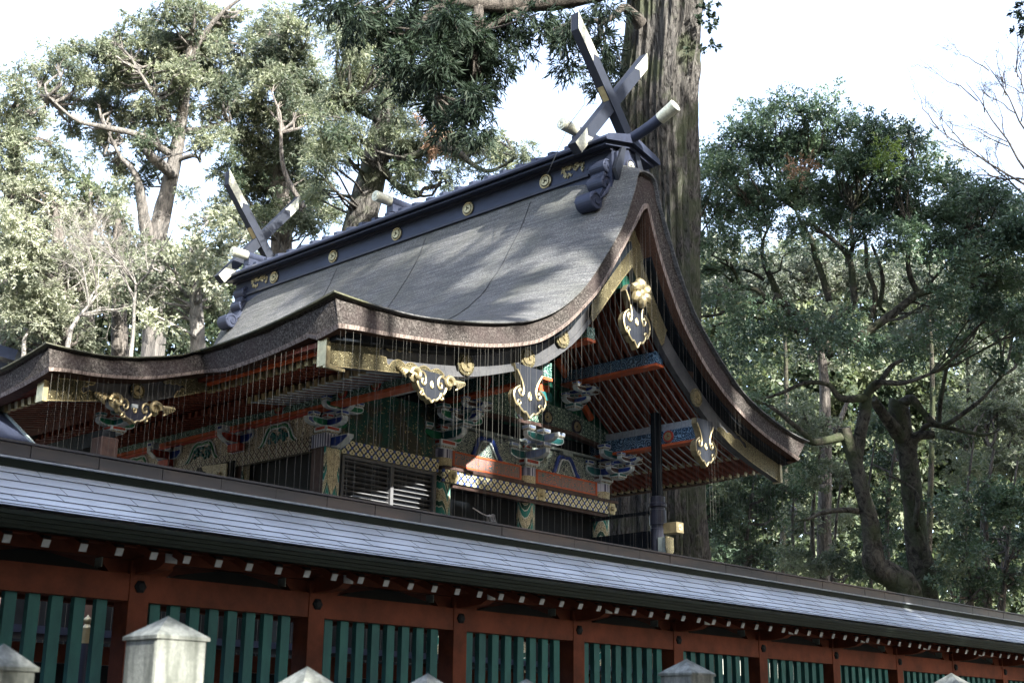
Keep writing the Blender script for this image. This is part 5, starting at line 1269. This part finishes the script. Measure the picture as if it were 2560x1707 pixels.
# right evergreen ---------------------------------------------------------------
z3 = lambda l, d0=44: [(1700 + x / 2.09, 150 + y / 2.09, d0 + dz, r) for x, y, dz, r in l]
z4 = lambda l, d0=44: [(1700 + x / 2.24, 850 + y / 2.24, d0 + dz, r) for x, y, dz, r in l]
RT = [z4([(1310, 1800, 0, .50), (1280, 1420, 0, .46), (1180, 1320, 0, .42), (1090, 1260, 0, .40), (1080, 1150, 0, .32), (1060, 1000, 0, .28), (1020, 850, 0, .25), (980, 680, 0, .23), (930, 540, 0, .22), (920, 490, 0, .2)]),
      z4([(985, 690, 0, .22), (1010, 520, 0, .2), (1035, 400, 0, .2), (1040, 320, 0, .2)]),
      z4([(1000, 960, 0, .1), (930, 950, -.5, .09), (800, 965, -.8, .07), (720, 1000, -1, .05), (640, 1010, -1.2, .02)]),
      z4([(910, 540, 0, .16), (820, 560, -.4, .13), (740, 570, -.6, .12), (690, 520, -.8, .09), (560, 410, -1, .07), (440, 330, -1, .04)]),
      z4([(1040, 320, 0, .15), (960, 330, -.5, .12), (890, 320, -.6, .10), (830, 250, -.6, .08), (700, 240, -.8, .07), (560, 300, -1, .05), (420, 340, -1, .03)]),
      z4([(1040, 320, 0, .15), (1100, 240, -.3, .10), (1250, 240, -.5, .08), (1400, 190, -.6, .05)]),
      z4([(1040, 300, 0, .13), (1110, 250, 0, .10), (1180, 150, 0, .08), (1250, 110, 0, .05)]),
      z3([(800, 1560, 0, .16), (760, 1480, 0, .14), (770, 1380, 0, .13)]),
      z3([(770, 1420, -.5, .14), (810, 1340, -.5, .14), (905, 1290, -.5, .12), (905, 1200, -.5, .11), (885, 1040, -.5, .10), (820, 960, -.5, .08), (750, 900, -.5, .05), (700, 860, -.5, .03)]),
      z3([(885, 1040, -.5, .09), (905, 950, -.5, .07), (890, 860, -.5, .05), (900, 780, -.5, .03)]),
      z3([(780, 1260, 0, .12), (740, 1120, 0, .11), (705, 1020, 0, .10), (690, 940, 0, .09), (640, 870, 0, .06), (600, 780, 0, .03)]),
      z3([(850, 1500, -.5, .15), (1080, 1350, -.5, .14), (1180, 1270, -.5, .13), (1250, 1220, -.5, .13), (1360, 1190, -.5, .11), (1450, 1140, -.5, .10), (1500, 1080, -.5, .08), (1560, 1000, -.5, .05), (1580, 900, -.5, .03)]),
      z3([(1245, 1220, -.5, .10), (1205, 1140, -.5, .09), (1190, 1040, -.5, .08), (1205, 940, -.5, .06), (1190, 850, -.5, .04)]),
      z3([(740, 1520, 0, .15), (640, 1380, 0, .13), (540, 1270, 0, .12), (470, 1130, 0, .10), (440, 1060, 0, .08), (430, 960, 0, .05), (470, 860, 0, .03)]),
      z3([(510, 1220, -.6, .1), (480, 1270, -.6, .09), (400, 1200, -.6, .08), (320, 1180, -.6, .07), (280, 1100, -.6, .05), (200, 1050, -.6, .03)]),
      z3([(620, 1330, 0, .1), (540, 1270, 0, .09), (330, 1270, -.5, .08), (200, 1330, -.5, .05), (90, 1340, -.5, .03)]),
      z3([(620, 1420, 0, .09), (400, 1340, -.5, .07), (250, 1370, -.5, .05), (130, 1400, -.5, .03)]),
      z3([(1000, 1350, 0, .10), (1020, 1220, 0, .09), (980, 1100, 0, .08), (970, 960, 0, .06), (950, 860, 0, .03)]), z3([(1040, 1290, 0, .08), (1060, 1170, 0, .07), (1040, 1060, 0, .06), (1000, 960, 0, .04)]),
      z3([(1250, 1215, 0, .06), (1320, 1150, 0, .05), (1440, 1000, 0, .04), (1500, 900, 0, .02)]), z3([(440, 1150, 0, .06), (350, 1100, 0, .05), (180, 1080, 0, .04), (100, 1000, 0, .02)])]
tree('spreading_evergreen', 'big rounded broadleaf evergreen at right with a crooked trunk and many winding dark limbs', 'tree', RT,
     D([(1770, 360, 26), (1800, 395, 44), (1850, 330, 46), (1890, 290, 38), (1935, 275, 40), (1975, 250, 26), (2010, 290, 40), (2070, 240, 14), (2075, 275, 34), (2130, 310, 46), (2180, 330, 46), (2240, 340, 46), (2290, 370, 34), (2330, 390, 20), (1760, 440, 36), (1820, 440, 54), (1900, 380, 60), (1980, 370, 60), (2060, 370, 60), (2140, 400, 60), (2220, 420, 60), (2290, 440, 50), (2350, 450, 34),
         (1750, 510, 40), (1810, 520, 54), (1880, 480, 56), (1960, 470, 56), (2050, 480, 60), (2130, 500, 60), (2210, 510, 60), (2290, 530, 56), (2370, 520, 50), (2430, 480, 34), (2470, 510, 40), (2520, 530, 36), (1750, 590, 40), (1810, 590, 44), (1880, 560, 40), (1990, 550, 46), (2080, 560, 46), (2170, 570, 44), (2260, 590, 50), (2350, 600, 56), (2430, 580, 60), (2500, 600, 60), (2550, 600, 50), (2400, 520, 56), (2460, 490, 46), (2530, 520, 50), (2390, 450, 36), (2560, 560, 50),
         (1760, 660, 34), (1820, 670, 30), (2400, 660, 50), (2480, 690, 54), (2540, 700, 46), (2310, 650, 30), (1830, 740, 34), (1760, 740, 36), (2380, 740, 44), (2460, 770, 50), (2540, 790, 50), (1900, 640, 24), (2000, 620, 26), (2100, 630, 26), (2200, 650, 24)], 44),
     13, .50, 168, .125, .052, 'broad_leaf', 'oak_bark', seed=81, twigs=.22, droop=.15, jit=.75, twr=.035,
     extra=[(D([(2150, 370, 40), (2190, 400, 44), (2130, 410, 34), (2230, 380, 28)], 42.3), 4, 'bright_leaf'), (D([(2015, 410, 22)], 42), 6, 'brown_leaf'),
            (D([(1850, 800, 46), (1910, 810, 50), (1990, 800, 50), (2060, 830, 50), (2130, 850, 56), (2200, 850, 50), (2260, 880, 50), (1800, 860, 40), (1850, 890, 50), (1930, 900, 40), (2320, 820, 40), (2130, 780, 30), (1790, 930, 36), (1860, 980, 40), (2010, 880, 30)], 43), 7, 'broad_leaf')])
tree('mossy_oak', 'thick mossy trunk with a broken top, right of the crooked trunk of the spreading evergreen', 'tree',
     [z4([(1380, 1800, 1, .52), (1370, 1380, 1, .46), (1330, 1150, 1, .40), (1310, 950, 1, .36), (1290, 780, 1, .34), (1270, 620, 1, .34), (1240, 480, 1, .34), (1225, 370, 1, .36), (1230, 340, 1, .3)], 46),
      z4([(1250, 560, 1, .3), (1180, 470, .6, .22), (1120, 390, .4, .18), (1080, 330, .2, .14)], 46),
      z4([(1240, 360, 1, .2), (1300, 330, .5, .16), (1360, 400, .4, .11), (1460, 480, .2, .10), (1600, 400, 0, .08), (1700, 320, 0, .06), (1800, 200, 0, .04)], 46),
      z4([(1300, 600, 1, .2), (1320, 540, .8, .16), (1420, 530, .8, .15)], 46), z4([(1330, 560, 1, .1), (1380, 480, .8, .09), (1500, 490, .6, .08), (1700, 530, .5, .06), (1790, 500, .5, .02)], 46),
      z4([(1450, 470, 1, .09), (1460, 330, .8, .08), (1490, 170, .8, .07)], 46), z4([(1350, 1080, 1, .1), (1320, 1020, .4, .09), (1330, 880, .3, .08), (1260, 800, .3, .05), (1150, 750, .2, .03)], 46)],
     D([(2380, 820, 44), (2460, 800, 50), (2530, 790, 46), (2540, 860, 46), (2480, 740, 44), (2400, 900, 30), (2500, 920, 36)], 46), 4, .42, 110, .2, .09, 'broad_leaf', 'oak_bark', seed=91, twigs=.4, droop=.1, jit=.8)
# understorey at right
und = [('bushy evergreen filling the gap under the back eave, left of the slender grey trunk', [(1780, 1000, 60), (1800, 1090, 70), (1870, 1060, 60), (1780, 1190, 70), (1860, 1170, 70), (1940, 1130, 60), (1800, 1290, 70), (1880, 1270, 70), (1950, 1230, 60), (1770, 1380, 60), (1860, 1370, 70), (1700, 1250, 60), (1700, 1350, 60)], 49, 'broad_leaf', 101),
       ('yellow-green lit shrub between the slender grey trunk and the crooked trunk', [(1990, 1020, 46), (2010, 1100, 50), (2060, 1060, 46), (2010, 1190, 50), (2080, 1180, 46), (2100, 1290, 44), (2000, 1290, 50), (2060, 1390, 60), (1960, 1390, 50), (2140, 1420, 40)], 52, 'olive_leaf', 102),
       ('dark glossy shrub between the two thick trunks at right', [(2190, 1060, 46), (2220, 1150, 50), (2210, 1250, 50), (2200, 1340, 50), (2260, 1400, 50), (2330, 1440, 50), (2180, 1420, 50)], 50, 'broad_leaf', 103),
       ('light-topped broadleaf bush at the right edge, at the height of the back eave', [(2400, 1080, 60), (2470, 1050, 60), (2540, 1060, 60), (2420, 1170, 60), (2500, 1150, 66), (2560, 1150, 50), (2380, 1000, 40), (2460, 980, 44)], 50, 'olive_leaf', 104),
       ('bluish dark bush at the right edge just above the copper roof', [(2400, 1270, 60), (2480, 1250, 66), (2550, 1260, 60), (2420, 1370, 60), (2500, 1360, 66), (2560, 1370, 50), (2370, 1440, 50), (2450, 1460, 56), (2540, 1460, 56)], 46, 'broad_leaf', 105)]
for lb, bl, d_, lm, sd_ in und:
    x0 = sum(b[0] for b in bl) / len(bl)
    tree('understorey_shrub', lb, 'shrub', [[(x0, 1560, d_, .12), (x0 - 10, 1300, d_, .08), (x0 + 10, 1120, d_, .04)], [(x0 + 30, 1560, d_, .09), (x0 + 50, 1300, d_, .05), (x0 + 70, 1150, d_, .03)], [(x0 - 40, 1560, d_, .07), (x0 - 60, 1300, d_, .05), (x0 - 40, 1100, d_, .03)]],
         D(bl, d_), 6, .46, 132, .14, .065, lm, 'old_bark', seed=sd_, twigs=.25, droop=.1, jit=.9, group='shrubs of the wood at right', extra=[(D(bl[::3], d_ - 1.5), 1.2, 'cedar_leaf_cool')])
m_ = tree('slender_tree', 'slender straight grey trunk behind the shrubs, between the hall and the crooked trunk', 'tree', [[(2062, 1650, 54, .36), (2060, 1400, 54, .30), (2062, 1250, 54, .27), (2064, 1100, 54, .25), (2060, 950, 54, .2), (2050, 850, 54, .15)], [(2066, 1110, 54, .16), (2095, 1060, 53.5, .12), (2120, 1000, 53.5, .07)]],
     D([(2040, 820, 40), (2090, 900, 40), (2010, 880, 40), (2060, 760, 40)], 54), 3, .45, 90, .2, .09, 'olive_leaf', 'old_bark', seed=111, twigs=.3)
# sunlit trees beyond
for k, (lb, bl, d_, lm) in enumerate((('far sunlit tree seen pale through the limbs of the spreading evergreen', [(1770, 720, 60), (1850, 720, 66), (1930, 700, 70), (2010, 680, 70), (2090, 680, 70), (2170, 690, 70), (1800, 620, 40), (1900, 640, 50), (2050, 620, 50)], 62, 'far_leaf'),
                                      ('far sunlit tree behind the mossy trunk at right', [(2260, 700, 66), (2340, 720, 66), (2420, 740, 66), (2300, 820, 66), (2390, 840, 60), (2470, 900, 60), (2540, 940, 60), (2540, 980, 50)], 62, 'far_leaf'),
                                      ('greyish far crown poking out above the right shoulder of the spreading evergreen', [(2250, 350, 40), (2300, 330, 40), (2340, 390, 40), (2380, 450, 40)], 60, 'pale_leaf'))):
    x0 = sum(b[0] for b in bl) / len(bl)
    tree('far_tree', lb, 'tree', [[(x0, 1500, d_, .16), (x0 + 14, 1000, d_, .11), (x0, 700, d_, .05)]], D(bl, d_), 5.0 if k < 2 else 1.5, .6, 108, .17, .07, lm, 'oak_bark', seed=120 + k, twigs=.08)
# far wood as one mass
fw = clumps([(x, y + (x * 37 % 50), 90, 74) for x in range(1700, 3200, 90) for y in (950, 1080, 1220, 1360, 1480)] + [(x, y, 90, 66) for x in range(-60, 640, 100) for y in (680, 780, 880)] + [(x, y, 80, 76) for x in range(1740, 3200, 80) for y in (680, 780, 870, 1000, 1120, 1250, 1380)], .62, 131)
o_ = leaf_mesh('far_wood', fw, 1.2, 90, .36, .2, 131, 'cedar_leaf_cool', None, .1, .9); tag(o_, kind='stuff')
# bare branches at the right edge
m = M(); rg = random.Random(4); b0 = pt(2760, 620, 48); e = empty('bare_tree', (b0.x, b0.y, 0), 'leafless tree reaching thin dark twigs into the white sky at the right edge', 'tree')
m.tube([(b0.x, b0.y, -.2), b0], [.3, .2], 10)
def twig(px, py, qx, qy, r, k):
    d_ = 48; n_ = 6; p = [pt(px + (qx - px) * i / n_ + rg.uniform(-5, 5), py + (qy - py) * i / n_ + rg.uniform(-5, 5), d_ + rg.uniform(-.2, .2)) for i in range(n_ + 1)]
    m.tube(p, [r * (1 - .8 * i / n_) for i in range(n_ + 1)], 5, False)
    if k == 0: return
    for _ in range(5 if k > 1 else 4):
        t = rg.uniform(.25, .95); sx, sy = px + (qx - px) * t, py + (qy - py) * t; a = math.atan2(qy - py, qx - px) + rg.choice((-1, 1)) * rg.uniform(.25, .7); l = math.hypot(qx - px, qy - py) * rg.uniform(.25, .5)
        twig(sx, sy, sx + l * math.cos(a), sy + l * math.sin(a), r * .45, k - 1)
m.tube([b0, pt(2620, 500, 48)], [.2, .1], 8)
for (a, b, c, d_) in ((2620, 500, 2320, 310), (2620, 500, 2410, 200), (2640, 450, 2460, 150), (2640, 430, 2530, 160), (2600, 520, 2440, 380), (2620, 460, 2400, 430)): twig(a, b, c, d_, .055, 3)
m.build('trunk', 'dark_branch', e)
tree('edge_evergreen', 'dark leafy branch tip in the extreme top right corner', 'tree', [[(2760, 900, 40, .3), (2740, 300, 40, .2), (2650, 60, 40, .1), (2560, 20, 40, .03)]], [(2556, 20, 22, 40), (2552, 60, 14, 40), (2590, 30, 30, 40), (2650, 60, 60, 40), (2720, 20, 90, 40), (2760, 140, 100, 40), (2840, 60, 100, 40), (2800, 240, 90, 40)], 7, .3, 60, .18, .07, 'shade_leaf', 'dark_branch', seed=140, twigs=0)

# tall cedars standing outside the picture on the sunny side; they throw the dappled shade
SUNn = np.array(SUN)
LIT = [((13.6, 16.4, 8.3), .5), ((14.3, 16.4, 8.3), .5), ((15.1, 16.4, 8.4), .5), ((15.7, 16.4, 8.45), .3), ((17.0, 16.4, 8.7), .22), ((18.2, 16.4, 9.2), .4), ((18.9, 16.5, 9.6), .5), ((19.5, 16.5, 10.1), .5),
       ((18.2, 16.9, 8.6), .5), ((19.1, 16.9, 9.1), .6), ((20.0, 16.9, 10.0), .7), ((20.9, 16.9, 11.0), .6), ((21.8, 16.7, 10.8), .5), ((21.8, 16.7, 10.0), .5), ((24.3, 16.8, 7.9), .45), ((18.4, 16.8, 7.9), .5), ((15.8, 16.8, 7.6), .6),
       ((25.1, 16.4, 9.1), .4), ((26.9, 16.4, 8.4), .4), ((27.8, 16.4, 8.3), .35),
       ((20.17, 20.4, 11.6), .05), ((20.12, 19.6, 11.5), .15), ((20.03, 18.9, 11.4), .2), ((19.99, 18.2, 11.4), .2), ((19.95, 17.5, 11.25), .15), ((20.14, 17.0, 11.4), 0), ((19.13, 17.2, 10.3), .05), ((19.0, 18.0, 10.3), 0),
       ((14.0, 16.8, 8.6), .2), ((14.9, 16.9, 8.6), .1),
       ((20.8, 17.2, 16.6), .8), ((22.8, 17.2, 16.6), .7), ((20.8, 17.2, 14.4), .7), ((21.7, 15.7, 14.8), .5), ((20.5, 17.8, 14.7), .4),
       ((17.6, 20, 6.2), .8), ((17.2, 20, 5.6), .9), ((18.3, 20, 5.7), .8), ((18.2, 20, 6.95), .2), ((19.3, 19.7, 6.75), .3), ((19.4, 19.8, 6.4), .3),
       ((27.0, 9.4, 3.3), .45), ((25.4, 9.9, 3.6), .35), ((19.6, 9.8, 3.5), .1), ((18.9, 9.3, 3.2), .1), ((23.6, 9.6, 3.4), .1), ((9.6, 9.9, 3.7), -.1), ((7.6, 9.8, 3.6), -.15), ((13.0, 9.6, 3.4), -.15), ((24.1, 17.5, 6.1), .4), (tuple(pt(1708, 300, 39)), .1), (tuple(pt(1712, 380, 39)), .15), (tuple(pt(1700, 470, 39)), .1), (tuple(pt(1650, 540, 39)), -.05), (tuple(pt(1660, 620, 39)), .05)]
LIT += [((2.6, 3.9, 1.9), .5), ((2.65, 3.9, 1.5), .5), ((2.0, 3.9, 1.75), .3)]
rgl = random.Random(77)
for _ in range(16):      # further gaps over the wood on the right
    p = pt(rgl.uniform(1750, 2560), rgl.uniform(300, 1450), rgl.uniform(43, 50)); LIT.append((tuple(p), rgl.uniform(.2, .6)))
LITp = np.array([p for p, r in LIT]); LITr = np.array([r for p, r in LIT])
def keep(pos):  # cuts out leaves standing between the LIT spots and the sun, shaping the dapples
    k = np.ones(len(pos), bool)
    for p, r in zip(LITp, LITr):
        v = pos - p; t = v @ SUNn; dd = np.linalg.norm(v - np.outer(t, SUNn), axis=1); k &= ~((dd < r * 1.1 + .45) & (t > 0))
    return k
def shade_tree(x, y, zb, zt, rad, seed):
    rg = np.random.default_rng(seed); e = empty('shade_cedar', (x, y, 0), 'tall cedar standing outside the picture to the right, shading the hall', 'tree', 'tall cedars outside the picture')
    m = M(); m.tube([(x, y, -.2), (x, y, zt * .5), (x + .4, y, zt)], [.8, .5, .08], 12, True); m.build('trunk', 'cedar_bark', e)
    n_ = int((zt - zb) * rad * rad * .62); c = rg.normal(size=(n_, 3)); c /= np.linalg.norm(c, axis=1)[:, None]; c *= (rg.random(n_) ** .4)[:, None]
    c = np.array([x, y, (zb + zt) / 2]) + c * np.array([rad, rad * .7, (zt - zb) / 2 + 1])
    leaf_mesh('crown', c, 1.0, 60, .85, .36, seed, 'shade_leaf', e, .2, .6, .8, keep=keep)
for i, (x, y, zb, zt, r) in enumerate(((3, -7, 10, 22, 4.2), (9.5, -7.5, 11, 25, 4.8), (16, -6.5, 12, 31, 5.0), (22.5, -7, 12, 35, 5.2), (29, -6.5, 12, 36, 5.2), (35.5, -6, 13, 35, 5.2), (42, -5, 13, 33, 5.0), (48, -4, 13, 31, 5.0), (19, -14, 18, 35, 5), (26, -14, 20, 38, 5.2),
        (-2, -6.5, 9, 20, 3.6), (4, -6, 9.5, 20, 3.8), (10, -6.5, 9, 22, 4.4), (16, -6, 9, 22, 4.6), (22, -6, 9, 23, 4.8), (28, -6, 9, 24, 5), (34, -5.5, 10, 24, 5), (40, -4.5, 10, 24, 5), (46, -3, 8, 26, 5), (52, -2, 8, 28, 5), (44, -10, 8, 30, 5))):
    shade_tree(x, y, zb, zt, r, 200 + i)

# grove around the viewer: closes the sky low down behind and beside the picture
rg = np.random.default_rng(300); cs = []
for (x0, y0, x1, y1) in ((-26, 26, -24, -8), (-24, -8, -6, -20), (-6, -20, 12, -22), (-26, 50, -26, 26)):
    L_ = math.hypot(x1 - x0, y1 - y0)
    for k in range(int(L_ * 9)):
        t = rg.random(); cs.append((x0 + (x1 - x0) * t + rg.normal() * 1.5, y0 + (y1 - y0) * t + rg.normal() * 1.5, rg.uniform(.5, 19)))
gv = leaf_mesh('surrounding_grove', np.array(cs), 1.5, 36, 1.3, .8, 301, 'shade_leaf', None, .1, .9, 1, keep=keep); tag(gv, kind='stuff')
